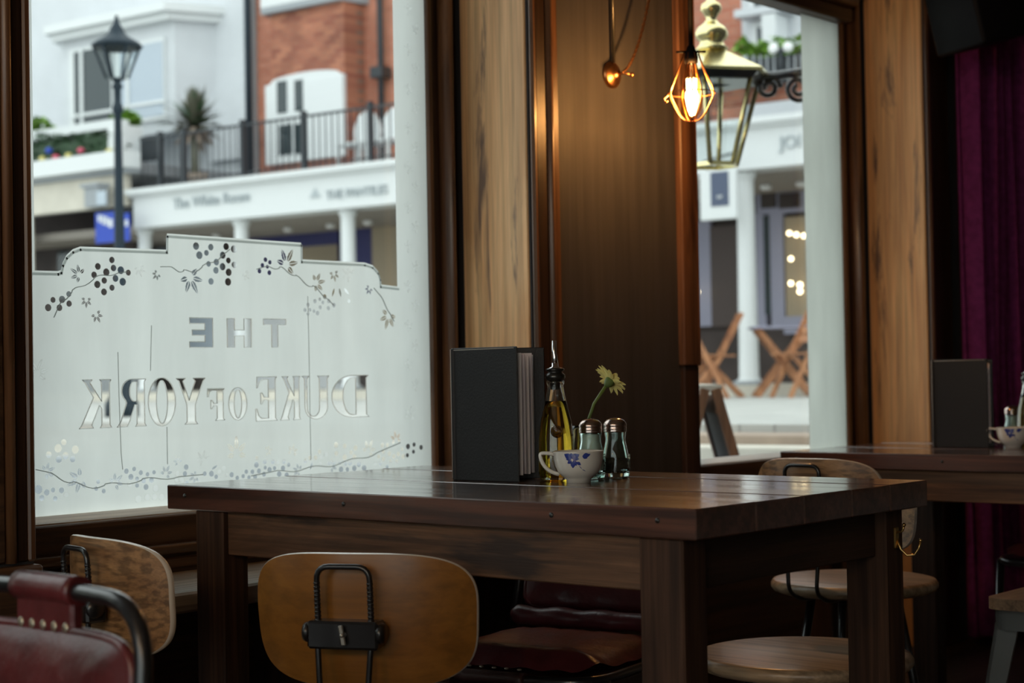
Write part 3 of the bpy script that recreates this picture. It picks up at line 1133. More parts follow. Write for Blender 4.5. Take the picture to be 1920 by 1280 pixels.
def make_wood_chair(loc, rz, seat_z, back_mid, label, back_mat, seat_mat, w_=.36, h=.20, seat_r=.19, bx=-.20, brz=0, loop_top=None):
    t = thing('wooden_stool_chair', (loc[0], loc[1], 0), label, 'chair', rz)
    m = MB()
    r_, s = seat_r, seat_z
    m.lathe([(1e-6, s - .030), (r_ - .016, s - .030), (r_ - .006, s - .026), (r_, s - .018), (r_, s - .010), (r_ - .005, s - .002), (r_ - .014, s), (1e-6, s)], 48)
    m.build('seat', seat_mat, t, local=True)
    for k in range(4):
        a = R(45 + 90 * k)
        m = MB()
        m.tube([(.10 * math.cos(a), .10 * math.sin(a), s - .03), (.18 * math.cos(a), .18 * math.sin(a), .0)], .0105, 10)
        m.build('leg', M['black_metal'], t, local=True)
    m = MB()
    rr = .10 + .08 * .62
    m.tube([(rr * math.cos(R(10 * i)), rr * math.sin(R(10 * i)), (s - .03) * .38) for i in range(36)], .007, 8, closed=True)
    m.build('foot_ring', M['black_metal'], t, local=True)
    curved_back(t, back_mid, w_, h, bx, back_mat)
    # adjustable loop: starts under the seat, rises behind the backrest
    lt = loop_top if loop_top else back_mid + h * .42
    lw = .045
    xo = bx - .020
    zbr = back_mid - h * .06
    path = [(-.02, lw * .72, s - .034), (bx + .02, lw * .72, s - .034), (xo - .012, lw * .80, s - .01), (xo - .004, lw, zbr - .02), (xo, lw, zbr), (xo - .006, lw, lt), (xo - .006, -lw, lt), (xo, -lw, zbr), (xo - .004, -lw, zbr - .02), (xo - .012, -lw * .80, s - .01), (bx + .02, -lw * .72, s - .034), (-.02, -lw * .72, s - .034)]
    lo = MB().tube(fillet(path, .022, 5), .0048, 10).build('back_loop', M['black_metal'], t, local=True)
    m = MB()
    k = int((lt - .03 - zbr) / .0065)
    for sg in (-1, 1):
        for i in range(k):
            z = zbr + .012 + i * .0065
            m.lathe([(.0048, -.0018), (.0058, -.0008), (.0058, .0008), (.0048, .0018)], 8, c=(xo - .006 * (z - zbr) / (lt - zbr), sg * lw, z))
    tag(m.build('rib', M['black_metal'], lo, local=True), kind='stuff')
    m = MB()
    m.box(bx - .034, bx + .004, -.060, .060, zbr - .026, zbr + .018, .004)
    for sg in (-1, 1):
        m.lathe([(.0001, -.006), (.015, -.006), (.017, 0), (.015, .006), (.0001, .006)], 14, M=Matrix.Translation((bx - .020, sg * .062, zbr - .001)) @ Matrix.Rotation(R(90), 4, 'X'))
    br = m.build('bracket', M['black_metal'], t, local=True)
    m = MB()
    m.lathe([(.0045, 0), (.0045, .008), (.003, .012)], 8, M=Matrix.Translation((bx - .034, -.004, zbr - .002)) @ Matrix.Rotation(R(-90), 4, 'Y'))
    for a in (20, 200):
        c, s2 = math.cos(R(a + 60)), math.sin(R(a + 60))
        m.box(-.002, .002, .002, .016, -.004, .004, .0015, M=Matrix.Translation((bx - .042, -.004, zbr - .002)) @ Matrix.Rotation(R(a + 60), 4, 'X'))
    m.build('wing_nut', M['dull_steel'], br, local=True)
    return t


make_wood_chair((2.052, 2.052), R(24), .42, .582, 'warm oak plywood stool chair drawn up to the near side of the dark table', M['ply'], M['seat_wood'], w_=.39, h=.215)
make_wood_chair((1.862, 2.434), R(-9), .40, .604, 'pale ash plywood stool chair between the table corner and the window ledge', M['ply_ash'], M['seat_wood'], w_=.36, h=.20, seat_r=.165, bx=-.143)
make_wood_chair((3.57, 2.035), R(0), .474, .665, 'brown plywood stool chair standing between the two dark tables', M['ply_ash'], M['seat_wood'], w_=.335, h=.20, seat_r=.195, loop_top=.752)
make_wood_chair((2.845, 1.735), R(180), .425, .672, 'pale round-seated stool chair tucked under the far side of the dark table', M['ply_ash'], M['seat_wood'], w_=.30, h=.14, seat_r=.208, bx=-.23)


def make_red_chair(loc, rz, label, seat_z=.43, back_top=.72, w_=.42, lean=.10):
    """tubular black chair, burgundy leather seat and back; the sitter faces +X"""
    t = thing('leather_chair', (loc[0], loc[1], 0), label, 'chair', rz)
    tr = .0105
    hw = w_ / 2
    sx0, sx1 = -.19, .21
    # seat frame loop
    fr = fillet([(0, -hw, seat_z - .02), (sx1, -hw, seat_z - .02), (sx1 + .02, 0, seat_z - .022), (sx1, hw, seat_z - .02), (sx0, hw, seat_z - .02), (sx0, -hw, seat_z - .02), (-.001, -hw, seat_z - .02)], .09, 7)
    MB().tube(fr, tr, 10).build('seat_frame', M['black_metal'], t, local=True)

    def bk(z):
        return sx0 - .015 - lean * (z - seat_z) / (back_top - seat_z)
    path = fillet([(bk(seat_z - .03), -hw, seat_z - .03), (bk(back_top), -hw, back_top), (bk(back_top) - .015, 0, back_top + .004), (bk(back_top), hw, back_top), (bk(seat_z - .03), hw, seat_z - .03)], .085, 9)
    MB().tube(path, tr, 12).build('back_frame', M['black_metal'], t, local=True)
    for (x, sg) in ((sx1 - .05, -1), (sx1 - .05, 1), (sx0 - .01, -1), (sx0 - .01, 1)):
        sp = .03 if x > 0 else -.06
        MB().tube([(x, sg * hw, seat_z - .02), (x + sp, sg * (hw + .015), 0)], tr, 10).build('leg', M['black_metal'], t, local=True)
    # seat cushion

    def cush(u, v, top):
        a, b = u * 2 - 1, v * 2 - 1
        k = (abs(a) ** 6 + abs(b) ** 6) ** (1 / 6)
        mx = max(abs(a), abs(b))
        q = mx / k if k > 1e-9 else 1
        x = (sx0 + sx1) / 2 + a * q * ((sx1 - sx0) / 2 - .004)
        y = b * q * (hw - .010)
        e = max(0.0, 1 - max(abs(a), abs(b)) ** 5)
        wr = .0025 * math.sin(17 * b + 6 * a) * (1 - e * .4) * math.sin(9 * a + 2)
        z = seat_z + (.030 * e + wr - .004 if top else -.014 - .012 * e)
        z += .014 * math.exp(-((a - .78) / .16) ** 2) if top else 0
        return (x, y, z)
    m = MB()
    m.grid(25, 25, lambda u, v: cush(u, v, True))
    m.grid(25, 25, lambda u, v: cush(u, v, False))
    m.build('seat_cushion', M['leather'], t, local=True)
    # back pad
    zt, zb_ = back_top - .045, seat_z + .045

    def pad(u, v, s):
        a, b = u * 2 - 1, v * 2 - 1
        k = (abs(a) ** 7 + abs(b) ** 7) ** (1 / 7)
        mx = max(abs(a), abs(b))
        q = mx / k if k > 1e-9 else 1
        y = a * q * (hw - .018)
        z = (zt + zb_) / 2 + b * q * (zt - zb_) / 2
        e = max(0.0, 1 - max(abs(a), abs(b)) ** 6)
        x = bk(z) - .016 * (1 - a * a) + s * (.006 + .016 * e + .0018 * math.sin(13 * a + 5 * b) * e)
        return (x, y, z)
    m = MB()
    m.grid(25, 21, lambda u, v: pad(u, v, 1))
    m.grid(25, 21, lambda u, v: pad(u, v, -1))
    pd = m.build('back_pad', M['leather'], t, local=True)
    m = MB()
    rim = [pad(i / 24, 1, 0) for i in range(25)] + [pad(1, 1 - i / 20, 0) for i in range(1, 21)] + [pad(1 - i / 24, 0, 0) for i in range(1, 25)] + [pad(0, i / 20, 0) for i in range(1, 20)]
    m.tube(rim, .0075, 8, closed=True)
    m.build('piping', M['leather'], pd, local=True)
    # roll of leather where seat and back meet
    m = MB()
    m.tube([(sx0 + .018, -hw + .02 + i * (w_ - .04) / 24, seat_z + .036 + .0012 * math.sin(i * 1.1)) for i in range(25)], [.021 + .0018 * math.sin(i * .9 + 1) if 0 < i < 24 else .012 for i in range(25)], 12)
    m.build('leather_roll', M['leather'], t, local=True)
    # leather sleeve over the top rail, with tabs and rivets; another on the seat front
    xb = bk(back_top) - .013
    n = 9
    sl = MB()
    sl.tube([(xb - .002 * (1 - (2 * i / (n - 1) - 1) ** 2), -.062 + .124 * i / (n - 1), back_top + .003) for i in range(n)], tr + .0075, 14)
    sl.build('top_sleeve', M['leather'], t, local=True)
    tb = MB().box(xb - .009, xb + .009, -.058, .058, back_top - .058, back_top - .002, .004)
    tabo = tb.build('sleeve_tab', M['leather'], t, local=True)
    for i in range(5):
        for sx in (-1, 1):
            m = MB().sphere((xb + sx * .0095, -.046 + .023 * i, back_top - .040), .0058, 10, 6, sc=(.35, 1, 1.1))
            m.build('rivet', M['rivet'], tabo, local=True)
    sl = MB()
    sl.tube([(sx1 + .017, -.075 + .15 * i / 8, seat_z - .021) for i in range(9)], tr + .004, 14)
    so = sl.build('front_sleeve', M['leather_d'], t, local=True)
    for i in range(5):
        m = MB().sphere((sx1 + .006, -.056 + .028 * i, seat_z - .003), .005, 10, 6, sc=(1, 1, .4))
        m.build('rivet', M['rivet'], so, local=True)
    return t


make_red_chair((0.925, 1.755), R(180), 'burgundy leather chair with riveted top sleeve, standing nearest the pale ash stool chair', seat_z=.44, back_top=.722, lean=.03)
make_red_chair((2.64, 2.20), R(190), 'burgundy leather chair pushed under the far side of the dark table', seat_z=.415, back_top=.70, lean=.10)
make_red_chair((4.60, 1.86), R(180), 'burgundy leather chair behind the brown table by the curtain', seat_z=.455, back_top=.715, lean=.08)

# square wooden stool with sheet-metal legs
sc_ = on_z(1842, 1120, .455)
SQ = .33
t = thing('square_stool', (sc_.x + SQ * .5, sc_.y - SQ * .5, 0), 'low square stool with brown wooden seat and splayed grey metal legs', 'stool', R(0))
m = MB()


def rrect(hx_, hy_, r_, n=6):
    return arc(hx_ - r_, hy_ - r_, r_, r_, 0, 90, n) + arc(-hx_ + r_, hy_ - r_, r_, r_, 90, 180, n) + arc(-hx_ + r_, -hy_ + r_, r_, r_, 180, 270, n) + arc(hx_ - r_, -hy_ + r_, r_, r_, 270, 360, n)


m.prism(rrect(SQ / 2, SQ / 2, .04), lambda a, b, d: (a, b, d), .430, .455)
m.build('seat', M['seat_brown'], t, local=True)
m = MB().prism(rrect(SQ / 2 - .012, SQ / 2 - .012, .035), lambda a, b, d: (a, b, d), .385, .430)
m.build('seat_apron', M['grey_metal'], t, local=True)
for sx in (-1, 1):
    for sy in (-1, 1):
        m = MB()
        a0_, a1_ = SQ / 2 - .02, SQ / 2 + .035
        for (dx, dy) in ((.055, .008), (.008, .055)):
            q = [(sx * a0_, sy * a0_, .40), (sx * (a0_ - dx), sy * a0_ if dx > dy else sy * (a0_), .40), (sx * (a0_ - dx), sy * (a0_ - dy), .40), (sx * a0_, sy * (a0_ - dy), .40)]
            b_ = [(sx * a1_, sy * a1_, 0), (sx * (a1_ - dx * .6), sy * a1_, 0), (sx * (a1_ - dx * .6), sy * (a1_ - dy * .6), 0), (sx * a1_, sy * (a1_ - dy * .6), 0)]
            m.add(q + b_, [(0, 1, 2, 3), (7, 6, 5, 4), (0, 4, 5, 1), (1, 5, 6, 2), (2, 6, 7, 3), (3, 7, 4, 0)])
        m.build('leg', M['grey_metal'], t, local=True)

# ================================================================== ON THE TABLE
def make_menu(p0, p1, p2, z, h, label):
    """standing menu: spine p0, front cover to p1, back cover to p2"""
    p0, p1, p2 = Vector((*p0, 0)), Vector((*p1, 0)), Vector((*p2, 0))
    t = thing('menu', (p0.x, p0.y, z), label, 'menu')

    def slab(a, b, z0, z1, th, nm, mat, bev=.0015):
        d = (b - a)
        L = d.length
        M_ = Matrix.Translation((a.x, a.y, 0)) @ Matrix.Rotation(math.atan2(d.y, d.x), 4, 'Z')
        return MB().box(0, L, -th / 2, th / 2, z0, z1, bev, M=M_).build(nm, mat, t)
    c1 = slab(p0, p1, z, z + h, .004, 'front_cover', M['menu'])
    slab(p0, p2, z, z + h - .001, .004, 'back_cover', M['menu'])
    d1, d2 = (p1 - p0), (p2 - p0)
    MB().box(-.004, .004, -.004, .004, z, z + h, .002, M=Matrix.Translation((p0.x, p0.y, 0))).build('spine', M['menu'], t)
    # stitched pale seam on the cover edge
    nrm = Vector((d1.y, -d1.x, 0)).normalized() * .0024
    if nrm.dot(p0) > 0:
        nrm = -nrm
    m = MB()
    m.tube([p0 + Vector((-.0035, .0035, z + .004)), p0 + Vector((-.0035, .0035, z + h - .002))], .0009, 5)
    m.tube([p0 + d1 * .02 + nrm + Vector((0, 0, z + h - .004)), p0 + d1 * .96 + nrm + Vector((0, 0, z + h - .003))], .0008, 5)
    m.build('pale_seam', M['white_edge'], c1)
    for i, (f, l) in enumerate(((.16, .97), (.30, .955), (.50, .945), (.72, .95), (.88, .955))):
        dd = (d1 * (1 - f) + d2 * f)
        dd = dd.normalized() * d1.length * l
        a = p0 + dd * .04
        b = p0 + dd
        nm = 'page'
        slab(a, b, z + .012 + .002 * (i % 2), z + h - .012 - .003 * (i % 3), .0012, nm, M['paper'] if i % 2 == 0 else M['paper_edge'], 0)
    return t


make_menu((2.383, 2.214), (2.385, 2.054), (2.502, 2.086), TZ, .252, 'black upright menu standing open behind the flowered cup and the oil bottle')
mb_ = on_z(1753, 838, T2Z)
mp = Vector((mb_.x, mb_.y))
menu2 = make_menu((mp.x, mp.y), (mp.x + .004, mp.y - .165), (mp.x + .07, mp.y - .150), T2Z, .252, 'black upright menu standing on the brown table by the curtain')


def make_bottle(x, y, z, label):
    t = thing('oil_bottle', (x, y, z), label, 'bottle')
    out = [(1e-6, 0), (.026, 0), (.0295, .003), (.0315, .014), (.0315, .045), (.0305, .075), (.0275, .108), (.0225, .138), (.0180, .158), (.0155, .172), (.0150, .178), (.0168, .181), (.0168, .186), (.0145, .188)]
    inn = [(.0115, .188), (.0115, .176), (.0130, .168), (.0155, .156), (.0200, .136), (.0250, .106), (.0280, .074), (.0290, .045), (.0290, .018), (.025, .010), (1e-6, .009)]
    MB().lathe([(r_ * (1.08 if z_ < .13 else 1.0), z_) for r_, z_ in out + inn], 40).build('glass_body', M['glass'], t, local=True)
    oil = [(1e-6, .0088), (.0252, .0098), (.0292, .018), (.0292, .045), (.0282, .074), (.0252, .106), (.0202, .136), (.0172, .1485), (1e-6, .1485)]
    MB().lathe([(r_ * (1.08 if z_ < .13 else 1.0), z_) for r_, z_ in oil], 40).build('olive_oil', M['oil'], t, local=True)
    m = MB()
    # embossed round medallion
    for k in range(3):
        m.lathe([(.010 - .003 * k, 0), (.0105 - .003 * k, .001), (.0115 - .003 * k, .0012), (.012 - .003 * k, 0)], 16,
                M=Matrix.Rotation(R(222), 4, 'Z') @ Matrix.Translation((.0312, 0, .092)) @ Matrix.Rotation(R(76), 4, 'Y'))
    m.build('embossed_seal', M['oil'], t, local=True)
    m = MB()
    m.lathe([(1e-6, .170), (.0085, .170), (.0105, .185), (.0175, .189), (.0190, .193), (.0185, .198), (.0150, .201), (.0130, .203), (.0175, .206), (.0175, .209), (.008, .212), (1e-6, .212)], 28)
    m.build('stopper', M['rubber'], t, local=True)
    m = MB()
    m.lathe([(.0130, .2095), (.0130, .2105), (.0065, .213), (.0060, .220)], 20)
    m.tube([(0, 0, .212), (0, 0, .232), (-.001, .001, .240), (-.0005, .0005, .262)], [.0062, .0052, .0042, .0040], 12)
    m.build('pourer', M['steel'], t, local=True)
    return t


bp = on_z(1040, 895.5, TZ)
make_bottle(2.468, 2.032, TZ, 'glass bottle of olive oil with steel pourer beside the open menu')
p = on_z(1935, 838, T2Z)
make_bottle(p.x + .06, p.y + .035, T2Z, 'glass bottle of olive oil at the back of the brown table by the curtain')


def jar_profile(h=.098):
    out = [(1e-6, 0), (.0235, 0), (.0255, .003), (.0265, .010), (.0265, .022), (.0255, .036), (.0225, .055), (.0195, .068), (.0190, .074), (.0205, .080), (.0205, .092), (.0185, h)]
    inn = [(.0160, h), (.0170, .088), (.0165, .074), (.0172, .067), (.0200, .054), (.0230, .036), (.0240, .022), (.0235, .014), (.018, .009), (1e-6, .008)]
    return out, inn


def make_shaker(x, y, z, label, fill, fill_h, lid=True, name='glass_shaker', cat='shaker'):
    t = thing(name, (x, y, z), label, cat)
    out, inn = jar_profile()
    MB().lathe(out + inn, 36).build('glass_body', M['glass_green'], t, local=True)
    if fill:
        pr = [(1e-6, .0082), (.0178, .0088), (.0232, .0138), (.0238, .022), (.0228, .036)]
        if fill_h > .05:
            pr += [(.0198, .054), (.0170, .067), (.0163, .074)]
        pr += [(pr[-1][0] - .0005, fill_h), (1e-6, fill_h)]
        MB().lathe(pr, 30).build('contents', fill, t, local=True)
    m = MB()
    # embossed blob on the shoulder
    for i in range(14):
        a = R(-55 + random.uniform(-14, 14))
        zz = .030 + random.uniform(-.016, .016)
        m.sphere((.0258 * math.cos(a), .0258 * math.sin(a), zz), .0022, 6, 4)
    m.build('embossed_grapes', M['glass_green'], t, local=True)
    if lid:
        m = MB()
        pr = [(.0215, .086), (.0222, .088), (.0215, .090), (.0222, .092), (.0222, .094), (.0212, .096), (.0222, .098), (.0222, .101), (.0205, .105), (.0165, .1095), (.010, .1125), (1e-6, .1135)]
        m.lathe(pr + [(1e-6, .110), (.016, .106), (.0205, .100), (.0205, .086)], 32)
        ld = m.build('screw_lid', M['lid'], t, local=True)
        m = MB()
        for k in range(7):
            a = R(60 * k)
            rr = 0 if k == 6 else .0075
            m.lathe([(.0011, .1120 if rr else .1134), (.0011, .1136 if rr else .1139)], 6, c=(rr * math.cos(a), rr * math.sin(a), 0))
        m.build('hole', M['rubber'], ld, local=True)
    return t


s1 = on_z(1109, 896.5, TZ)
s2 = on_z(1155, 894, TZ)
make_shaker(s1.x, s1.y, TZ, 'glass salt shaker with chrome lid right behind the flowered cup', M['salt'], .084)
make_shaker(s2.x, s2.y, TZ, 'glass pepper shaker with chrome lid, the shaker furthest from the menu', M['pepper'], .020)
sv = Vector((s1.x + .045, s1.y + .060, TZ))
vase = make_shaker(sv.x, sv.y, TZ, 'small lidless green glass bottle holding a single yellow flower', None, 0, lid=False, name='bud_vase', cat='vase')
p = on_z(1898, 832, T2Z)
make_shaker(p.x + .015, p.y + .006, T2Z, 'glass salt shaker beside the cup on the brown table by the curtain', M['salt'], .084)

# gerbera
fc = sv + Vector((0, 0, 0))
dist = (sv - CAM).dot(fwd)
head = on_d(1137, 722, dist)
base = Vector((sv.x, sv.y, TZ + .012))
fl = thing('gerbera_flower', base, 'pale yellow gerbera leaning out of the green glass bud vase', 'flower')
mouth = Vector((sv.x + .008, sv.y - .008, TZ + .097))
m = MB()
m.tube([base, base.lerp(mouth, .5), mouth, mouth.lerp(head, .5) + Vector((-.003, .003, .004)), head], [.0030, .0030, .0031, .0031, .0034], 8)
m.build('stem', M['stem'], fl)
axis = (rgt * .62 + upv * .60 + fwd * .45).normalized()      # direction the bloom faces
q1 = axis.orthogonal().normalized()
q2 = axis.cross(q1)
FM = Matrix((q1, q2, axis)).transposed().to_4x4()
FM.translation = head
m = MB().lathe([(.0024, -.004), (.006, .000), (.0095, .006), (.011, .012), (.009, .014), (1e-6, .012)], 14, M=FM)
m.build('calyx', M['sepal'], fl)
for k in range(26):
    a = 2 * math.pi * k / 26 + random.uniform(-.08, .08)
    L = random.uniform(.026, .032)
    up_ = random.uniform(.10, .34)
    lay = .0015 * (k % 3)
    m = MB()
    wd = .0054

    def pet(u, v):
        r_ = .006 + L * v
        ww = wd * (math.sin(math.pi * min(1, .18 + .80 * v)) ** .6) * (u - .5) * 2
        h_ = .010 + lay + r_ * up_ - .010 * v * v * .5
        return (r_ * math.cos(a) - ww * math.sin(a), r_ * math.sin(a) + ww * math.cos(a), h_ + .0012 * (abs(u - .5) * 2))
    m.grid(3, 6, pet, True, FM)
    m.build('petal', M['petal'], fl, flip=False)
m = MB().sphere((0, 0, .013), .007, 12, 6, M=FM, sc=(1, 1, .5))
m.build('disc', M['flower_y'], fl)


def make_cup(x, y, z, label, rz):
    t = thing('china_cup', (x, y, z), label, 'cup', rz)
    out = [(1e-6, .003), (.018, .003), (.0205, 0), (.0225, 0), (.0225, .006), (.030, .011), (.0375, .019), (.0425, .030), (.0450, .042), (.0462, .0555), (.0470, .0572), (.0462, .058)]
    inn = [(.0448, .0568), (.0435, .042), (.0408, .030), (.0355, .020), (.026, .012), (1e-6, .0085)]
    MB().lathe(out + inn, 48).build('bowl', M['china'], t, local=True)
    # handle points to local -X : flat loop with an angular top
    pa = [(-.0440, 0, .0520), (-.0560, 0, .0545), (-.0700, 0, .0545), (-.0690, 0, .0440), (-.0640, 0, .0330), (-.0560, 0, .0235), (-.0450, 0, .0180), (-.0350, 0, .0150)]
    m = MB()
    m.tube(fillet(pa, .006, 4), .0036, 10, M=Matrix.Scale(1.0, 4))
    m.build('handle', M['china'], t, local=True)

    def surf(th, zz, off=.0004):
        for (r0, z0), (r1, z1) in zip(out[4:], out[5:]):
            if z0 <= zz <= z1:
                rr = r0 + (r1 - r0) * (zz - z0) / (z1 - z0)
                break
        else:
            rr = .046
        return ((rr + off) * math.cos(th), (rr + off) * math.sin(th), zz)
    # painted blue flower facing local -Y
    m = MB()

    def decal(cx, cz, ang, L, W):
        po = lens(cx, cz, R(ang), L, W, 5)
        vs_ = [surf(-math.pi / 2 + a / .043, min(.0560, max(.008, b))) for a, b in po]
        c0 = surf(-math.pi / 2 + (cx + L / 2 * math.cos(R(ang))) / .043, min(.0555, cz + L / 2 * math.sin(R(ang))), .0007)
        k = len(vs_)
        m.add(vs_ + [c0], [(i, (i + 1) % k, k) for i in range(k)])
    for (a, l, w_) in ((150, .016, .0055), (190, .011, .0035), (95, .010, .0045), (30, .015, .0055), (-5, .013, .0035)):
        decal(-.012, .046, a, l, w_)
    for (cx, cz, a, l, w_) in ((.006, .050, 10, .014, .0045), (.006, .050, -25, .010, .003), (-.010, .043, -60, .012, .0040), (-.010, .041, -95, .013, .0045), (-.012, .042, -150, .010, .0035), (.012, .049, 30, .010, .0025), (-.004, .040, -40, .010, .0030)):
        decal(cx, cz, a, l, w_)
    for (a_, b_) in (((0, .033), (.006, .026)), ((.006, .026), (.014, .022))):
        decal(a_[0], a_[1], math.degrees(math.atan2(b_[1] - a_[1], b_[0] - a_[0])), math.hypot(b_[0] - a_[0], b_[1] - a_[1]), .0006)
    m.build('blue_flower_print', M['blue'], t, local=True, weld=False)
    return t


cu_ = on_z(1085, 904, TZ)
make_cup(cu_.x, cu_.y, TZ, 'white china cup with blue flower print, next to the oil bottle and open menu', R(-50))
p = on_z(1900, 839, T2Z)
make_cup(p.x, p.y, T2Z, 'white china cup with blue flower print on the brown table by the curtain', R(-62))

# ================================================================== PENDANT LAMP AND PULLEY
LY = 2.49
bc = on_y(1297, 172, LY)                      # centre of the glowing part
k_ = (bc - CAM).dot(fwd) / FPX                # metres per pixel at the lamp


def lz(py):
    return bc.z - (py - 172) * k_


lamp = thing('pendant_lamp', (bc.x, bc.y, lz(228)), 'caged filament bulb pendant hanging on a cord in front of the clear window', 'lamp')
lx, ly = bc.x, bc.y
MB().tube([(lx, ly, lz(88)), (lx, ly, HC)], .0062, 8).build('cord', M['black_plastic'], lamp)
m = MB().lathe([(.004, lz(82)), (.010, lz(88)), (.013, lz(95)), (.016, lz(100)), (.018, lz(108)), (.017, lz(118)), (1e-6, lz(118))], 20, c=(lx, ly, 0))
m.build('socket', M['black_plastic'], lamp)
tang = Vector((rgt.x, rgt.y, 0)).normalized()
m = MB()
for sg in (-1, 1):
    p0 = Vector((lx, ly, lz(97))) + tang * sg * .012
    p1 = Vector((lx, ly, lz(97))) + tang * sg * .038
    m.tube([p0, p1], .0032, 8)
m.build('cage_clamp_screw', M['black_plastic'], lamp)
ncage = 8
for k in range(ncage):
    a = 2 * math.pi * k / ncage + .25
    ca, sa = math.cos(a), math.sin(a)
    pts = [(.020, lz(100)), (.032, lz(125)), (.060, lz(172)), (.058, lz(184)), (.036, lz(214)), (.020, lz(226)), (.0, lz(229))]
    MB().tube(fillet([(lx + r_ * ca, ly + r_ * sa, z) for r_, z in pts], .01, 3), .0015, 6).build('cage_wire', M['copper'], lamp)
m = MB()
m.tube([(lx + .0605 * math.cos(R(12 * i)), ly + .0605 * math.sin(R(12 * i)), lz(175)) for i in range(30)], .0016, 6, closed=True)
m.build('cage_ring', M['copper'], lamp)
hkp = Vector((lx, ly, lz(178))) - tang * .061
m = MB().tube([hkp, hkp - tang * .010 + Vector((0, 0, -.008)), hkp - tang * .006 + Vector((0, 0, -.020)), hkp - tang * .001 + Vector((0, 0, -.014))], .0022, 6)
m.build('cage_hook', M['copper'], lamp)
m = MB().lathe([(.013, lz(118)), (.0145, lz(126)), (.022, lz(145)), (.0285, lz(170)), (.030, lz(185)), (.027, lz(202)), (.019, lz(214)), (.010, lz(220)), (1e-6, lz(222))], 28, c=(lx, ly, 0))
bulb = m.build('bulb', M['bulb_glass'], lamp)
m = MB()
for k in range(9):
    a = 2 * math.pi * k / 9
    m.tube([(lx + .0125 * math.cos(a), ly + .0125 * math.sin(a), lz(148)), (lx + .0105 * math.cos(a + .2), ly + .0105 * math.sin(a + .2), lz(205))], .0013, 5)
m.build('filament', M['filament'], bulb)
m = MB().lathe([(.006, lz(119)), (.005, lz(140)), (.0025, lz(150)), (.002, lz(206)), (1e-6, lz(207))], 10, c=(lx, ly, 0))
m.build('glass_stem', M['glass'], bulb)
ld_ = bpy.data.lights.new('pendant_lamp_light', 'POINT')
ld_.energy = 15.0
ld_.color = (1.0, .56, .24)
ld_.shadow_soft_size = .022
lo_ = bpy.data.objects.new('pendant_lamp_light', ld_)
lo_.location = (lx, ly, lz(178))
col.objects.link(lo_)

def copy_tree(o, parent=None):
    c = o.copy()
    col.objects.link(c)
    c.parent = parent
    for ch in [q for q in bpy.data.objects if q.parent == o]:
        copy_tree(ch, c)
    return c


for (x_, y_, lb) in ((-1.5, 1.1, 'added unseen filament bulb pendant brightening the middle of the room'), (-1.3, -.35, 'added unseen filament bulb pendant brightening the back of the room')):
    c = copy_tree(lamp)  # extra out-of-view pendants, added to fill the room with warm light
    c.location = (x_, y_, lamp.location.z + .25)
    c['label'] = lb
    l2 = bpy.data.lights.new('added_fill_light', 'POINT')
    l2.energy = 42.0
    l2.color = (1.0, .74, .48)
    l2.shadow_soft_size = .03
    lo2 = bpy.data.objects.new('added_fill_light', l2)
    lo2.location = (x_, y_, lz(178) + .25)
    col.objects.link(lo2)

PU = on_y(1162, 138, WI - .03)
pul = thing('wall_pulley', (PU.x, WI, PU.z), 'round copper pulley on the dark grey panel guiding the lamp cord', 'pulley')
Mx = Matrix.Translation((PU.x, WI, PU.z)) @ Matrix.Rotation(R(90), 4, 'X')
m = MB().lathe([(.036, .0), (.036, .006), (.030, .012), (.022, .014), (.014, .020), (.009, .026), (1e-6, .027)], 28, M=Mx)
m.build('rosette', M['copper'], pul)
m = MB().tube(fillet([(PU.x, WI - .02, PU.z), (PU.x, WI - .045, PU.z), (PU.x + .02, WI - .055, PU.z - .004)], .01), .0035, 8)
m.sphere((PU.x + .02, WI - .055, PU.z - .004), .007, 10, 6)
m.build('eye_hook', M['copper'], pul)
MB().tube([(PU.x, WI - .010, PU.z + .03), (PU.x, WI - .010, HC)], .0042, 8).build('conduit', M['rubber'], pul)
n = 84
rope = []
cps = [on_y(x_, y_, WI - .058) for x_, y_ in ((1167, 136), (1180, 122), (1194, 90), (1206, 48), (1216, 0), (1224, -60), (1230, -130))]
cps.append(Vector((cps[-1].x + .01, cps[-1].y, HC)))
for i in range(n + 1):
    t_ = i / n * 7
    k = min(6, int(t_))
    f_ = t_ - k
    a, b, c, d = cps[max(0, k - 1)], cps[k], cps[k + 1], cps[min(7, k + 2)]
    rope.append(.5 * ((2 * b) + (c - a) * f_ + (2 * a - 5 * b + 4 * c - d) * f_ ** 2 + (3 * b - a - 3 * c + d) * f_ ** 3))
m = MB()
for ph in (0, math.pi):
    m.tube([q + Vector((math.cos(i * 1.1 + ph) * .0022, math.sin(i * 1.1 + ph) * .0022, 0)) for i, q in enumerate(rope)], .0024, 6)
m.build('twisted_cord', M['copper'], pul)

# ================================================================== CURTAIN AND SPEAKER
CY = 2.66
m = MB()
nu = 640


def folds(u, v):
    x = 5.505 + 1.45 * u
    ph = u * 1.45 / .088 * 2 * math.pi
    z = .03 + v * (HC - .10)
    amp = .034 * (1 + .25 * math.sin(u * 23)) * (.75 + .25 * (1 - v))
    y = CY + amp * math.sin(ph + .9 * math.sin(u * 41) + .5 * math.sin(v * 3 + u * 9)) + .008 * math.sin(ph * 2.3 + v * 2)
    return (x + .012 * math.sin(v * 5 + u * 30), y, z)


m.grid(nu, 16, folds)
cur = m.build('velvet_curtain', M['velvet'], flip=False)
so_ = cur.modifiers.new('thickness', 'SOLIDIFY')
so_.thickness = .004
tag(cur, 'heavy purple velvet curtain hanging in folds beside the knotty plank', 'curtain')
m = MB().tube([(5.50, CY, HC - .04), (7.0, CY, HC - .04)], .014, 10)
rod = m.build('curtain_rod', M['black_metal'])
tag(rod, 'black rod from which the purple velvet curtain hangs', 'curtain rod')

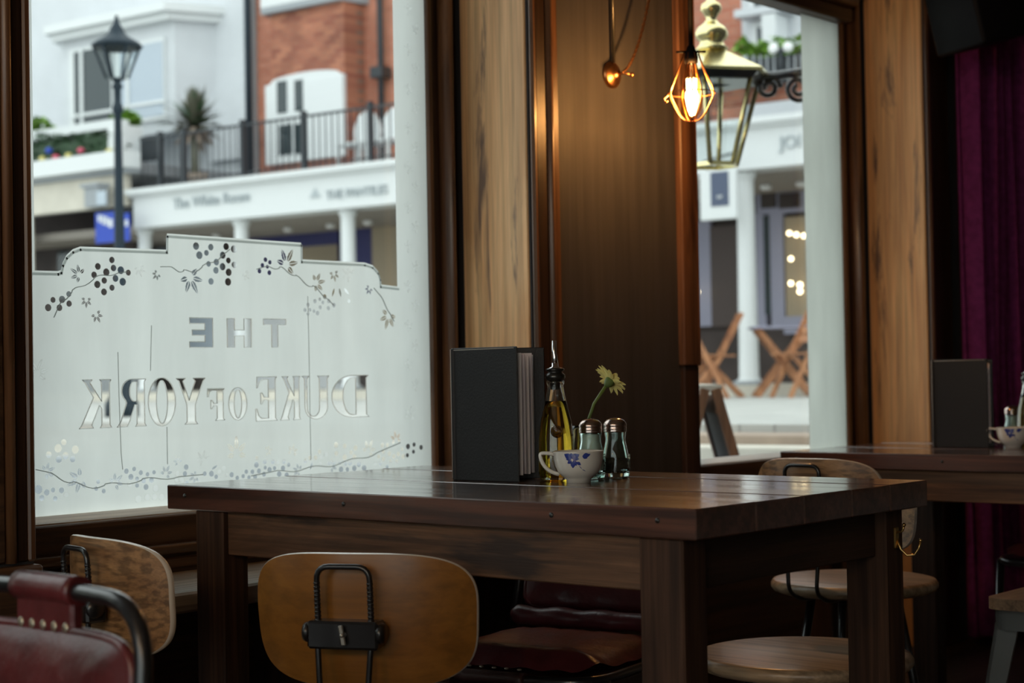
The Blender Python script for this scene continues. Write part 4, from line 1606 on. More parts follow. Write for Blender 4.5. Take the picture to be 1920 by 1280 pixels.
sp_ = on_d(1832, 24, 5.55)
spk = thing('loudspeaker', (sp_.x, sp_.y, sp_.z - .12), 'black wedge loudspeaker mounted high above the purple curtain', 'speaker')
SM = Matrix.Translation(sp_) @ Matrix.Rotation(R(-118), 4, 'Z') @ Matrix.Rotation(R(14), 4, 'X')
prof = [(-.115, -.10), (.075, -.10), (.115, -.085), (.115, .30), (-.115, .30)]
m = MB().box(-.13, .13, -.10, .10, -.11, .30, .014, M=SM, seg=2)
m.build('cabinet', M['black_plastic'], spk)
m = MB().box(-.115, .115, .100, .112, -.095, .285, .005, M=SM)
gr = m.build('grille', M['rubber'], spk)
m = MB().lathe([(.06, 0), (.066, .004), (.070, 0)], 24, M=SM @ Matrix.Translation((0, .112, .0)) @ Matrix.Rotation(R(-90), 4, 'X'))
m.build('driver_ring', M['black_plastic'], gr)
m = MB().tube([SM @ Vector((0, -.10, .12)), sp_ + Vector((.03, .02, .30)), Vector((sp_.x + .05, sp_.y + .03, HC))], .012, 8)
m.build('wall_bracket', M['black_metal'], spk)

# ================================================================== OUTSIDE
# facade frame: s along the colonnade (to the left in view), n away from the pub, z up
FA = R(94.8)
fe = Vector((math.cos(FA), math.sin(FA), 0))
fn = Vector((math.sin(FA), -math.cos(FA), 0))
_d = ray(1405, 712)
FO = CAM + _d * 19.4
FO.z = 0


def fw_(s, n, z):
    return FO + fe * s + fn * n + Vector((0, 0, z))


FM_ = Matrix((fe, fn, Vector((0, 0, 1)))).transposed().to_4x4()
FM_.translation = FO


def fpx(x, y, n):
    d = ray(x, y)
    k = ((FO - CAM).dot(fn) + n) / d.dot(fn)
    p = CAM + d * k
    return ((p - FO).dot(fe), p.z)


def fbox(mb, s0, s1, n0, n1, z0, z1, bev=0):
    return mb.box(min(s0, s1), max(s0, s1), min(n0, n1), max(n0, n1), min(z0, z1), max(z0, z1), bev, M=FM_)


def frect(x0, y0, x1, y1, n, th=.06, bev=0):
    """box on the facade plane n from a pixel rectangle (measured at its middle)"""
    s0 = fpx(x0, (y0 + y1) / 2, n)[0]
    s1 = fpx(x1, (y0 + y1) / 2, n)[0]
    xm = (x0 + x1) / 2
    z0 = fpx(xm, y1, n)[1]
    z1 = fpx(xm, y0, n)[1]
    return fbox(MB(), s0, s1, n - th, n, z0, z1, bev)


def fthing(name, s, n, z, label, cat, **k):
    return thing(name, fw_(s, n, z), label, cat, FA, **k)


def text_mesh(body, size, align='CENTER'):
    c = bpy.data.curves.new('txt', 'FONT')
    c.body = body
    c.size = size
    c.extrude = .012
    c.align_x = align
    o = bpy.data.objects.new('txt', c)
    col.objects.link(o)
    bpy.context.view_layer.update()
    me_ = bpy.data.meshes.new_from_object(o.evaluated_get(bpy.context.evaluated_depsgraph_get()))
    r_ = ([v.co.copy() for v in me_.vertices], [list(p.vertices) for p in me_.polygons])
    bpy.data.objects.remove(o)
    bpy.data.curves.remove(c)
    return r_


def ftext(body, px, py, n, hpx, parent, mat, name='lettering'):
    s, z = fpx(px, py, n)
    z2 = fpx(px, py - hpx, n)[1]
    vs_, fs = text_mesh(body, (z2 - z) / .70)
    T = Matrix((-fe, Vector((0, 0, 1)), -fn)).transposed().to_4x4()
    T.translation = fw_(s, n, z)
    m = MB().add(vs_, fs, False, T)
    return m.build(name, mat, parent, flip=False)


# ---- ground
m = MB().box(-14, 40, WO, 60, -.12, 0)
structure('street', m, M['asphalt'])
TERR = .68
m = MB()
fbox(m, -30, 45, -9.2, 30, -.05, TERR)
structure('raised_terrace', m, M['paving'])
stp = thing('terrace_steps', fw_(0, -10, 0), kind='structure')
nn = [-9.2, -9.55, -9.80, -10.05, -10.30, -10.55, -10.80]
zz = [.640, .590, .48, .36, .24, .12]
for i in range(6):
    m = MB()
    fbox(m, -12, 20, nn[i + 1], nn[i], -.03, zz[i], .008)
    m.build('step', (M['stone_riser'], M['cream_stone'], M['lead'], M['lead'], M['lead'], M['lead'])[i], stp)

# ---- colonnade with shops
COLF = .80
colo = fthing('colonnaded_shops', 4, 0, 0, 'row of white colonnaded shops with long lettered fascia across the street', 'building')
m = MB()
fbox(m, -9, 24, -.45, 2.4, TERR, COLF)
m.build('colonnade_floor', M['cream_stone'], colo)
fz0 = fpx(740, 381, -.2)[1]
fz1 = fpx(740, 300, -.2)[1]
SP = 2.02
SL = fpx(250, 400, -.2)[0]
for k in range(-3, 6):
    m = MB()
    m.lathe([(.16, COLF), (.16, COLF + .03), (.135, COLF + .06), (.115, COLF + .09), (.110, COLF + .5), (.098, fz0 - .12), (.098, fz0 - .10), (.125, fz0 - .06), (.125, fz0)], 20, c=fw_(k * SP, 0, 0))
    c_ = m.build('column', M['white_paint'], colo)
    MB().lathe([(.19, COLF - .01), (.19, COLF + .035), (.165, COLF + .05)], 20, c=fw_(k * SP, 0, 0)).build('column_base', M['lead'], c_)
m = MB()
fbox(m, -9, SL, -.2, .2, fz0, fz1 - .06)
m.build('fascia', M['white_paint'], colo)
m = MB()
fbox(m, -9, SL + .05, -.32, .25, fz1 - .07, fz1)
fbox(m, -9, SL + .05, -.26, .25, fz1 - .11, fz1 - .07)
m.build('cornice', M['white_paint'], colo)
m = MB()
fbox(m, -9, 24, .2, 2.6, fz0 - .02, fz0 + .10)
m.build('soffit', M['shop_ceiling'], colo)
m = MB()
fbox(m, -9, SL, .25, 2.6, fz1 - .1, fz1 - .02)
m.build('balcony_floor', M['lead'], colo)
m = MB()
fbox(m, -9, 24, 2.3, 2.5, COLF, fz0 + .1)
m.build('shop_wall', M['shop_dark'], colo)
for (x0, y0, x1, y1, mt, nm) in (
        (470, 428, 640, 520, 'navy', 'awning'), (668, 412, 704, 560, 'navy', 'awning'), (706, 408, 760, 780, 'shop_beige', 'pilaster'),
        (545, 462, 640, 560, 'shop_beige', 'shop_window'), (300, 460, 420, 700, 'sky_glass', 'shop_window'), (430, 560, 640, 780, 'stucco', 'stall_riser'),
        (1300, 416, 1338, 612, 'lilac', 'pilaster'), (1338, 424, 1390, 612, 'door_dark', 'door'), (1424, 352, 1530, 400, 'lilac', 'fascia_panel'),
        (1424, 400, 1440, 612, 'lilac', 'pilaster'), (1450, 400, 1475, 612, 'lilac', 'pilaster'), (1475, 592, 1560, 625, 'lilac', 'stall_riser'),
        (1478, 405, 1560, 592, 'shop_beige', 'shop_window'), (1438, 405, 1452, 590, 'dark_glass', 'shop_window'), (1530, 352, 1620, 620, 'lilac', 'pilaster'),
        (1100, 420, 1290, 612, 'dark_glass', 'shop_window'), (860, 430, 1050, 640, 'dark_glass', 'shop_window')):
    frect(x0, y0, x1, y1, 2.25, .08).build(nm, M[mt], colo)
for (x0, x1) in ((1428, 1455), (1462, 1500)):
    frect(x0, 362, x1, 390, 2.16, .03).build('sunk_panel', M['shop_dark'], colo)
for (x, y, r_) in ((1480, 437, .045), (1493, 440, .045), (1507, 442, .045), (1483, 485, .045), (1483, 531, .045), (1500, 534, .05), (1500, 546, .05), (1308, 547, .04)):
    s, z = fpx(x, y, 2.0)
    MB().sphere(fw_(s, 2.0, z), r_ * .62, 10, 8).build('shop_light', M['warm_lamp'], colo)
for (x, y) in ((1436, 345), (1503, 336), (405, 425), (365, 428), (320, 430), (620, 412), (690, 405), (540, 418)):
    s, z = fpx(x, y, 1.2)
    MB().lathe([(.05, 0), (.075, -.03), (.06, -.06), (1e-6, -.07)], 14, c=fw_(s, 1.2, fz0 - .02)).build('soffit_light', M['globe'], colo)
ftext('The White Room', 395, 384, -.215, 20, colo, M['sign_grey'])
ftext('HAIRDRESSING', 425, 394, -.215, 7, colo, M['sign_grey']) if False else None
ftext('THE PANTILES', 668, 368, -.215, 17, colo, M['sign_grey'])
s, z = fpx(590, 370, -.215)
m = MB().prism([(-.10, 0), (.10, 0), (0, .13)], lambda a, b, d: fw_(s + a, d, z + b), -.215, -.205)
m.build('triangle_mark', M['sign_grey'], colo)
ftext('JOI', 1482, 277, -.215, 24, colo, M['sign_grey'])

# ---- hanging sign under the fascia
s, z = fpx(1350, 412, -.5)
hs = fthing('hanging_sign', s, -.5, z, 'white hanging shop sign with navy picture, beside the white column', 'sign')
frect(1316, 318, 1384, 412, -.5, .05, .008).build('sign_board', M['white_paint'], hs)
frect(1333, 322, 1366, 386, -.552, .008).build('navy_picture', M['sign_navy'], hs)
ftext('or', 1350, 372, -.563, 9, hs, M['white_paint'])
s2_, z2_ = fpx(1350, 318, -.5)
m = MB()
m.tube([fw_(s2_ - .15, -.52, z2_), fw_(s2_ - .15, -.40, z2_ + .14)], .012, 6).tube([fw_(s2_ + .15, -.52, z2_), fw_(s2_ + .15, -.40, z2_ + .14)], .012, 6)
m.tube([fw_(s2_ + .2, -.52, z2_ + .1), fw_(s2_, -.18, z2_ + .22)], .014, 6)
m.build('hanger', M['iron'], hs)

# ---- low shop at the left of the colonnade
ls = fthing('flat_roofed_shop', 12.5, 0, TERR, 'low white shop front with flower balcony beside the colonnade', 'building')
frect(-60, 340, 246, 402, -.15, .12).build('fascia', M['cream_stone'], ls)
frect(-60, 306, 264, 336, -.15, .35).build('cornice', M['white_paint'], ls)
frect(-60, 330, 262, 345, -.15, .20).build('cornice_bed', M['lead'], ls)
frect(-60, 248, 242, 264, .35, .25).build('balcony_rail', M['white_paint'], ls)
frect(-60, 264, 242, 308, .30, .05).build('balcony_front', M['leaf_d'], ls)
frect(241, 240, 268, 312, .3, .40).build('pier', M['white_paint'], ls)
frect(268, 256, 298, 302, .3, .05).build('dark_panel', M['iron'], ls)
frect(40, 404, 66, 800, .0, .2).build('pilaster', M['cream_stone'], ls)
frect(-60, 404, 262, 640, 1.3, .1).build('shop_window', M['shop_dark'], ls)
frect(110, 470, 150, 560, 1.19, .02).build('display', M['dark_glass'], ls)
frect(-60, 640, 262, 820, 1.2, .1).build('stall_riser', M['lead'], ls)
m = MB()
fbox(m, SL - .02, 22, -.1, 2.4, fpx(150, 338, -.1)[1], fpx(150, 318, -.1)[1])
m.build('roof', M['lead'], ls)
# flowers along its balcony
fb = fthing('flower_trough', fpx(150, 260, .1)[0], .1, fpx(150, 300, .1)[1], 'dark flower trough with yellow and pink blooms on the low shop balcony', 'planter')
frect(66, 268, 240, 305, .12, .16).build('trough', M['leaf_d'], fb)
rr = random.Random(3)
m = MB()
for i in range(260):
    s, z = fpx(rr.uniform(64, 242), rr.uniform(250, 296), .0)
    c = fw_(s, rr.uniform(-.16, .05), z)
    a, b = rr.uniform(0, 6.3), rr.uniform(-.6, .6)
    u_ = Vector((math.cos(a), math.sin(a), b)) * .06
    v_ = Vector((-math.sin(a), math.cos(a), .5)) * .03
    m.add([c - u_, c - v_, c + u_, c + v_], [(0, 1, 2, 3)])
lf = m.build('foliage', M['leaf_d'], fb, flip=False)
lf['kind'] = 'stuff'
for (x, y, mt) in ((80, 298, 'flower_y'), (105, 295, 'flower_r'), (129, 292, 'flower_y'), (205, 284, 'flower_y'), (92, 282, 'blue_sign'), (152, 282, 'flower_r')):
    s, z = fpx(x, y, -.15)
    MB().sphere(fw_(s, -.15, z), .06, 10, 6, sc=(1, 1, .8)).build('bloom', M[mt], fb)

# ---- white house above, with its bay window
WN = 2.4
wh = fthing('white_stucco_house', 12, WN, 3.2, 'white stucco house with a bay window above the low shop', 'building')
sR = fpx(474, 120, WN)[0]
m = MB()
fbox(m, sR, 24, WN, WN + .4, 2.9, 10)
m.build('wall', M['stucco'], wh)
frect(398, -60, 470, 300, WN - .02, .10).build('pilaster', M['stucco'], wh)
BN = 1.7
s0, s1 = fpx(95, 150, BN)[0], fpx(352, 150, BN)[0]
zc0, zc1 = fpx(220, 60, BN)[1], fpx(220, 22, BN)[1]
zb0 = fpx(220, 250, BN)[1]
poly = [(s0 + .35, WN), (s0, BN + .0), (s1, BN), (s1 - .35, WN)]
poly = [(s0 + .1, WN), (s0 - .30, BN), (s1 + .30, BN), (s1 - .1, WN)]
m = MB().prism(poly, lambda a, b, d: fw_(a, b, d), zb0 - .1, zc0)
m.build('bay', M['stucco'], wh)
pc = [(s0 + .25, WN), (s0 - .25, BN - .18), (s1 + .25, BN - .18), (s1 - .25, WN)]
m = MB().prism(pc, lambda a, b, d: fw_(a, b, d), zc0, zc0 + (zc1 - zc0) * .35)
pc2 = [(s0 + .35, WN), (s0 - .20, BN - .30), (s1 + .20, BN - .30), (s1 - .35, WN)]
m.prism(pc2, lambda a, b, d: fw_(a, b, d), zc0 + (zc1 - zc0) * .35, zc0 + (zc1 - zc0) * .75)
m.build('bay_cornice', M['white_paint'], wh)
for (x0, y0, x1, y1, mt) in ((140, 92, 208, 248, 'dark_glass'), (226, 84, 306, 222, 'sky_glass')):
    f = frect(x0 - 6, y0 - 6, x1 + 6, y1 + 8, BN - .005, .05).build('window', M['white_paint'], wh)
    frect(x0, y0, x1, y1, BN - .052, .012).build('pane', M[mt], f)
    xm = (x0 + x1) / 2
    frect(x0 - 4, (y0 + y1) / 2 + 40, x1 + 4, (y0 + y1) / 2 + 46, BN - .06, .03).build('glazing_bar', M['white_paint'], f)
    frect(x0 + 12, y0, x0 + 17, y1, BN - .06, .03).build('glazing_bar', M['white_paint'], f)
s, z = fpx(475, 120, WN)
m = MB().tube([fw_(s, WN - .12, 3.3), fw_(s, WN - .12, 9)], .055, 8)
m.build('downpipe', M['blue_iron'], wh)

# ---- brick house
bh = fthing('red_brick_house', 5, WN, 3.2, 'red brick house with tall white window above the colonnade', 'building')
sL, sRr = fpx(480, 120, WN)[0], fpx(1391, 60, WN)[0]
m = MB()
fbox(m, sL, sRr, WN + .02, WN + .4, 2.9, 10)
m.build('wall', M['brick'], bh)
BN2 = 2.0
s0, s1 = fpx(500, 120, BN2)[0], fpx(646, 120, BN2)[0]
zb0 = fpx(570, 300, BN2)[1]
zt0 = fpx(570, 16, BN2)[1]
poly = [(s0 + .05, WN + .03), (s0 - .1, BN2), (s1, BN2), (s1 - .05, WN + .03)]
m = MB().prism(poly, lambda a, b, d: fw_(a, b, d), zb0 - .2, zt0)
m.build('brick_bay', M['brick_d'], bh)
poly = [(s0 + .15, WN + .03), (s0, BN2 - .12), (s1, BN2 - .12), (s1 - .15, WN + .03)]
m = MB().prism(poly, lambda a, b, d: fw_(a, b, d), zt0, zt0 + .10)
m.build('lead_flashing', M['lead'], bh)
m = MB().prism(poly, lambda a, b, d: fw_(a, b, d), zt0 + .10, zt0 + 1.6)
m.build('upper_bay', M['white_paint'], bh)
f = frect(503, 150, 650, 302, BN2 - .002, .06).build('tall_window', M['white_paint'], bh)
sA, sB = fpx(503, 150, BN2)[0], fpx(650, 150, BN2)[0]
zA = fpx(576, 150, BN2)[1]
po = [(sA, zA - .05)] + [(sA + (sB - sA) * i / 10, zA + .12 * math.sin(math.pi * i / 10) ** .5) for i in range(1, 10)] + [(sB, zA - .05)]
m = MB().prism(po, lambda a, b, d: fw_(a, d, b), BN2 - .06, BN2)
m.build('arched_head', M['white_paint'], bh)
for (x0, y0, x1, y1) in ((520, 152, 538, 212), (553, 150, 568, 208), (524, 234, 548, 290), (554, 232, 568, 288)):
    frect(x0, y0, x1, y1, BN2 - .062, .012).build('pane', M['dark_glass'], f)
frect(572, 146, 646, 296, BN2 - .062, .03).build('shutter', M['white_paint'], f)
s, z = fpx(722, 120, WN)
m = MB().tube([fw_(s, WN - .1, 3.3), fw_(s, WN - .1, 9)], .05, 8)
m.box(s - .12, s + .12, WN - .22, WN, fpx(722, 148, WN)[1], fpx(722, 128, WN)[1], M=FM_)
m.build('downpipe', M['iron'], bh)

# ---- white house at the right
rh = fthing('white_corner_house', -2, WN, 3.2, 'white house with dark balcony front beyond the brass lantern', 'building')
m = MB()
fbox(m, sRr, -9, WN, WN + .4, 2.9, 10)
m.build('wall', M['stucco'], rh)
f = frect(1412, 40, 1458, 90, WN - .01, .06).build('window', M['white_paint'], rh)
frect(1420, 50, 1450, 86, WN - .072, .012).build('pane', M['dark_glass'], f)
f = frect(1408, -30, 1450, 14, WN - .01, .06).build('window', M['white_paint'], rh)
frect(1414, -24, 1446, 12, WN - .072, .012).build('pane', M['dark_glass'], f)
frect(1400, 20, 1492, 34, WN - .01, .35).build('string_course', M['stucco'], rh)
frect(1452, 34, 1478, 96, WN - .01, .35).build('pilaster', M['white_paint'], rh)
frect(1392, 100, 1640, 152, .1, .10).build('balcony_front', M['iron'], rh)
for i in range(9):
    x = 1400 + i * 13
    frect(x, 104, x + 3, 150, .0, .03).build('balcony_bar', M['lead'], rh)
frect(1340, 152, 1640, 186, .3, .10).build('balcony_soffit_wall', M['brick_d'], rh)
hd = fthing('clipped_hedge', fpx(1450, 98, .4)[0], .4, fpx(1450, 104, .4)[1], 'low green hedge growing along the dark balcony', 'hedge')
m = MB()
for i in range(500):
    s, z = fpx(rr.uniform(1386, 1620), rr.uniform(86, 106), .35)
    c = fw_(s, rr.uniform(.2, .6), z + (.12 if rr.random() < .1 else 0))
    a, b = rr.uniform(0, 6.3), rr.uniform(-.8, .8)
    u_ = Vector((math.cos(a), math.sin(a), b)) * .07
    v_ = Vector((-math.sin(a), math.cos(a), .5)) * .04
    m.add([c - u_, c - v_, c + u_, c + v_], [(0, 1, 2, 3)])
q = m.build('foliage', M['leaf_g'], hd, flip=False)
q['kind'] = 'stuff'
gl = fthing('globe_lamp', fpx(1464, 90, -.1)[0], -.1, fpx(1464, 150, -.1)[1], 'balcony lamp with two white globes', 'lamp')
s, z = fpx(1464, 90, -.1)
m = MB().tube([fw_(s, -.1, fpx(1464, 150, -.1)[1]), fw_(s, -.1, z)], .025, 8)
m.tube([fw_(s - .09, -.1, z - .05), fw_(s + .09, -.1, z - .05)], .015, 6)
m.build('stand', M['iron'], gl)
for d in (-.09, .09):
    MB().sphere(fw_(s + d, -.1, z), .06, 12, 8).build('globe', M['globe'], gl)

# ---- balcony railing on the colonnade
ra = fthing('balcony_railing', 7, -.05, fz1, 'black iron railing along the balcony over the white fascia', 'railing')
rz1 = fpx(600, 212, -.05)[1]
m = MB()
fbox(m, .25, SL, -.07, -.03, rz1 - .03, rz1)
fbox(m, .25, SL, -.06, -.04, fz1 + .08, fz1 + .10)
m.build('rail', M['iron'], ra)
bm_ = MB().box(-.008, .008, -.008, .008, 0, rz1 - fz1 - .02)
sv_ = 0
base_me = None
k = 0
s = .3
while s < SL:
    if base_me is None:
        o = MB().box(-.008, .008, -.008, .008, fz1, rz1 - .01).build('baluster', M['iron'], ra, local=True)
        base_me = o.data
    else:
        o = bpy.data.objects.new('baluster', base_me)
        col.objects.link(o)
        o.parent = ra
    o.location = (s - 7, 0, -fz1)
    s += .115
for x in (300, 345, 455, 570, 695):
    s = fpx(x, 250, -.05)[0]
    m = MB()
    fbox(m, s - .035, s + .035, -.085, -.015, fz1, rz1 + .06)
    m.build('post', M['iron'], ra)

# ---- spiky plant and white chairs on the balcony
s, z = fpx(365, 236, .8)
spl = fthing('spiky_plant', s, .8, fz1 - .02, 'olive spiky yucca in a pot behind the balcony railing', 'plant')
MB().lathe([(.15, fz1 - .02), (.20, fz1 + .26), (.21, fz1 + .30), (1e-6, fz1 + .27)], 16, c=fw_(s, .8, 0)).build('pot', M['stone_riser'], spl)
MB().tube([fw_(s, .8, fz1 + .2), fw_(s, .8, z)], .06, 8).build('trunk', M['leaf_p'], spl)
for i in range(170):
    a = rr.uniform(0, 2 * math.pi)
    el = R(rr.uniform(-45, 88))
    L = rr.uniform(.45, .72) * (.75 if el < 0 else 1)
    d = Vector((math.cos(a) * math.cos(el), math.sin(a) * math.cos(el), math.sin(el)))
    sd = Vector((-math.sin(a), math.cos(a), 0)) * rr.uniform(.032, .052)
    b0 = fw_(s, .8, z)
    mid = b0 + d * L * .55
    tip = b0 + d * L - Vector((0, 0, .08 * math.cos(el)))
    m = MB().add([b0 - sd * .6, b0 + sd * .6, mid + sd, mid - sd, tip], [(0, 1, 2, 3), (3, 2, 4)])
    m.build('leaf', M['stone_riser'] if el < -.2 else (M['leaf_p'] if i % 4 else M['leaf_d']), spl, flip=False)
for i, (x, y) in enumerate(((668, 285), (722, 277))):
    s, z = fpx(x, y, .55)
    g = fthing('garden_chair', s, .55, fz1 - .02, ('round-backed white garden chair on the balcony, next to the tall white window', 'round-backed white garden chair on the balcony, next to the brick wall downpipe')[i], 'chair')
    zc = fz1 - .02
    po = arc(0, .62, .24, .30, 0, 180, 12) + [(-.22, .42), (.22, .42)]
    m = MB().prism(po, lambda a, b, d: fw_(s + a, d, zc + b), .78, .82)
    m.build('backrest', M['white_paint'], g)
    m = MB()
    fbox(m, s - .23, s + .23, .38, .80, zc + .40, zc + .44)
    m.build('seat', M['white_paint'], g)
    for a in (-.2, .2):
        for b in (.40, .78):
            m = MB()
            fbox(m, s + a - .02, s + a + .02, b - .02, b + .02, zc, zc + .40)
            m.build('leg', M['white_paint'], g)
# bushes seen beside the bay
for (x, y, r_, nm, mt, lb) in ((72, 238, .26, 'round_shrub', 'leaf_g', 'green shrub at the outer corner of the bay window'), (236, 224, .24, 'round_shrub', 'leaf_g', 'bright green shrub below the bay window pane')):
    s, z = fpx(x, y, 1.0)
    b_ = fthing(nm, s, 1.0, fz1, lb, 'shrub')
    MB().tube([fw_(s, 1.0, fpx(150, 318, -.1)[1] - .02), fw_(s, 1.0, z)], .03, 6).build('stem', M['leaf_d'], b_)
    m = MB()
    for i in range(220):
        a, e_ = rr.uniform(0, 6.3), rr.uniform(-1, 1)
        q = math.sqrt(1 - e_ * e_)
        c = fw_(s, 1.0, z) + Vector((q * math.cos(a), q * math.sin(a), e_ * .6)) * r_ * rr.uniform(.6, 1)
        a, b = rr.uniform(0, 6.3), rr.uniform(-.8, .8)
        u_ = Vector((math.cos(a), math.sin(a), b)) * .07
        v_ = Vector((-math.sin(a), math.cos(a), .5)) * .04
        m.add([c - u_, c - v_, c + u_, c + v_], [(0, 1, 2, 3)])
    q = m.build('foliage', M[mt], b_, flip=False)
    q['kind'] = 'stuff'

# ---- blue banners and box lamp on the low shop
s, z = fpx(198, 455, -.5)
bn = fthing('shop_banner', s, -.5, z, 'royal blue banner with white lettering hung under the low shop fascia', 'banner')
frect(181, 398, 216, 455, -.5, .02).build('cloth', M['blue_sign'], bn)
frect(226, 400, 244, 452, -.5, .02).build('cloth', M['blue_sign'], bn)
for (x0, y0, x1, y1) in ((184, 403, 189, 416), (191, 404, 195, 420), (197, 406, 202, 422), (204, 410, 211, 426), (229, 412, 233, 422), (235, 412, 240, 424)):
    frect(x0, y0, x1, y1, -.522, .004).build('white_stroke', M['white_paint'], bn)
m = MB()
fbox(m, fpx(250, 396, -.5)[0], fpx(178, 396, -.5)[0], -.52, -.49, fpx(210, 398, -.5)[1], fpx(210, 395, -.5)[1])
m.build('rail', M['iron'], bn)
s, z = fpx(191, 390, -.45)
bl = fthing('box_lamp', s, -.45, z, 'small grey box lantern fixed to the low shop fascia', 'lamp')
frect(177, 352, 204, 390, -.40, .2, .01).build('lamp_box', M['lead'], bl)
frect(182, 358, 199, 384, -.61, .01).build('lamp_face', M['sky_glass'], bl)
frect(174, 346, 207, 353, -.38, .25).build('lamp_cap', M['lead'], bl)

# ---- street lamp
TL = 14.0
lb_ = on_d(222, 300, TL)
kk = TL / FPX


def slz(py):
    return on_d(222, py, TL).z


sl_ = thing('street_lamp', (lb_.x, lb_.y, TERR), 'dark iron street lamp with tapered glass lantern in front of the white house', 'street lamp')
cc_ = (lb_.x, lb_.y, 0)
m = MB().lathe([(.14, TERR), (.14, TERR + .1), (.09, TERR + .2), (.07, TERR + .8), (.085, TERR + .85), (.05, TERR + .95), (.036, slz(330)), (.030, slz(215)), (.045, slz(208)), (.045, slz(200)), (.030, slz(192)), (.030, slz(168)), (.048, slz(162)), (.030, slz(156)), (.035, slz(150)), (.06, slz(147)), (1e-6, slz(147))], 16, c=cc_)
m.build('post', M['blue_iron'], sl_)
m = MB().lathe([(.20, slz(90)), (.215, slz(86)), (.19, slz(80)), (.10, slz(68)), (.065, slz(60)), (.055, slz(52)), (.035, slz(46)), (.022, slz(40)), (.012, slz(28)), (1e-6, slz(27))], 12, c=cc_)
m.build('roof', M['blue_iron'], sl_)
m = MB().lathe([(.085, slz(146)), (.185, slz(90))], 6, c=cc_, smooth=False, a0=.3)
m.build('glass', M['lamp_glass'], sl_)
for j in range(6):
    a = .3 + 2 * math.pi * j / 6
    m = MB().tube([(cc_[0] + .086 * math.cos(a), cc_[1] + .086 * math.sin(a), slz(147)), (cc_[0] + .187 * math.cos(a), cc_[1] + .187 * math.sin(a), slz(89))], .011, 6)
    m.build('glazing_bar', M['blue_iron'], sl_)

# ---- brass lantern on a scrolled bracket outside window 2
LT = 6.3
lc = on_d(1336, 150, LT)


def blz(py):
    return on_d(1336, py, LT).z


bl_ = thing('brass_lantern', (lc.x, lc.y, blz(312)), 'polished brass hexagonal lantern on a scrolled iron bracket outside the clear window', 'lantern')
c_ = (lc.x, lc.y, 0)
a0_ = .42
m = MB().lathe([(.235, blz(147)), (.235, blz(142)), (.060, blz(98)), (.05, blz(96))], 6, c=c_, smooth=False, a0=a0_)
m.build('roof', M['lant_brass'], bl_)
m = MB().lathe([(.05, blz(97)), (.062, blz(92)), (.050, blz(86)), (.042, blz(78)), (.058, blz(72)), (.062, blz(62)), (.052, blz(52)), (.030, blz(44)), (.018, blz(36)), (.026, blz(28)), (.040, blz(18)), (.036, blz(8)), (.018, blz(2)), (.010, blz(-8)), (1e-6, blz(-14))], 20, c=c_)
m.build('finial', M['lant_brass'], bl_)
m = MB().lathe([(.172, blz(160)), (.185, blz(158)), (.215, blz(147)), (.17, blz(148))], 6, c=c_, smooth=False, a0=a0_)
m.build('eaves_band', M['black_metal'], bl_)
for j in range(6):
    a = a0_ + 2 * math.pi * j / 6
    m = MB().tube([(c_[0] + .088 * math.cos(a), c_[1] + .088 * math.sin(a), blz(310)), (c_[0] + .178 * math.cos(a), c_[1] + .178 * math.sin(a), blz(157))], .0095, 6)
    m.build('corner_bar', M['lant_brass'], bl_)
m = MB().lathe([(.088, blz(309)), (.177, blz(158))], 6, c=c_, smooth=False, a0=a0_)
m.build('glass', M['lamp_glass'], bl_)
m = MB().lathe([(.095, blz(314)), (.095, blz(307)), (.082, blz(307)), (.082, blz(314))], 6, c=c_, smooth=False, a0=a0_, closed=True)
m.build('bottom_ring', M['lant_brass'], bl_)
wa = Vector((5.62, WO, blz(140)))
e0 = Vector((lc.x, lc.y, blz(165)))
dv = wa - e0
m = MB().tube([e0 + dv * .25 + Vector((0, 0, .02)), wa + Vector((0, 0, .03))], .017, 10)
m.tube([e0 + dv * .25 + Vector((0, 0, .02)), e0 + Vector((0, 0, .01))], .011, 8)


def spiral(cen, ux, r0, r1, turns, sgn=1, n=26):
    return [cen + ux * (r0 + (r1 - r0) * i / n) * math.cos(sgn * turns * 2 * math.pi * i / n) + Vector((0, 0, 1)) * (r0 + (r1 - r0) * i / n) * math.sin(sgn * turns * 2 * math.pi * i / n) for i in range(n + 1)]


ux = Vector((dv.x, dv.y, 0)).normalized()
Lb = Vector((dv.x, dv.y, 0)).length
for (f_, dz, r0, r1, tn, sg) in ((.36, -.04, .045, .012, 1.6, 1), (.55, -.055, .05, .012, 1.7, -1), (.72, -.07, .062, .014, 1.7, 1), (.90, -.09, .07, .015, 1.6, -1)):
    cen = e0 + ux * Lb * f_ + Vector((0, 0, dv.z * f_ + dz + .02))
    m.tube(spiral(cen, ux, r0, r1, tn, sg), .0095, 8)
m.build('scroll_bracket', M['scroll_iron'], bl_)

# ---- outdoor folding furniture
def slat(mb, a, b, w_, th, side):
    """bar from a to b with rectangular section; side = width direction"""
    a, b = Vector(a), Vector(b)
    d = (b - a).normalized()
    side = Vector(side)
    side = (side - d * side.dot(d)).normalized()
    nr = d.cross(side)
    vs_ = []
    for p in (a, b):
        for (i, j) in ((-1, -1), (1, -1), (1, 1), (-1, 1)):
            vs_.append(p + side * (i * w_ / 2) + nr * (j * th / 2))
    return mb.add(vs_, [(3, 2, 1, 0), (4, 5, 6, 7), (0, 1, 5, 4), (1, 2, 6, 5), (2, 3, 7, 6), (3, 0, 4, 7)])


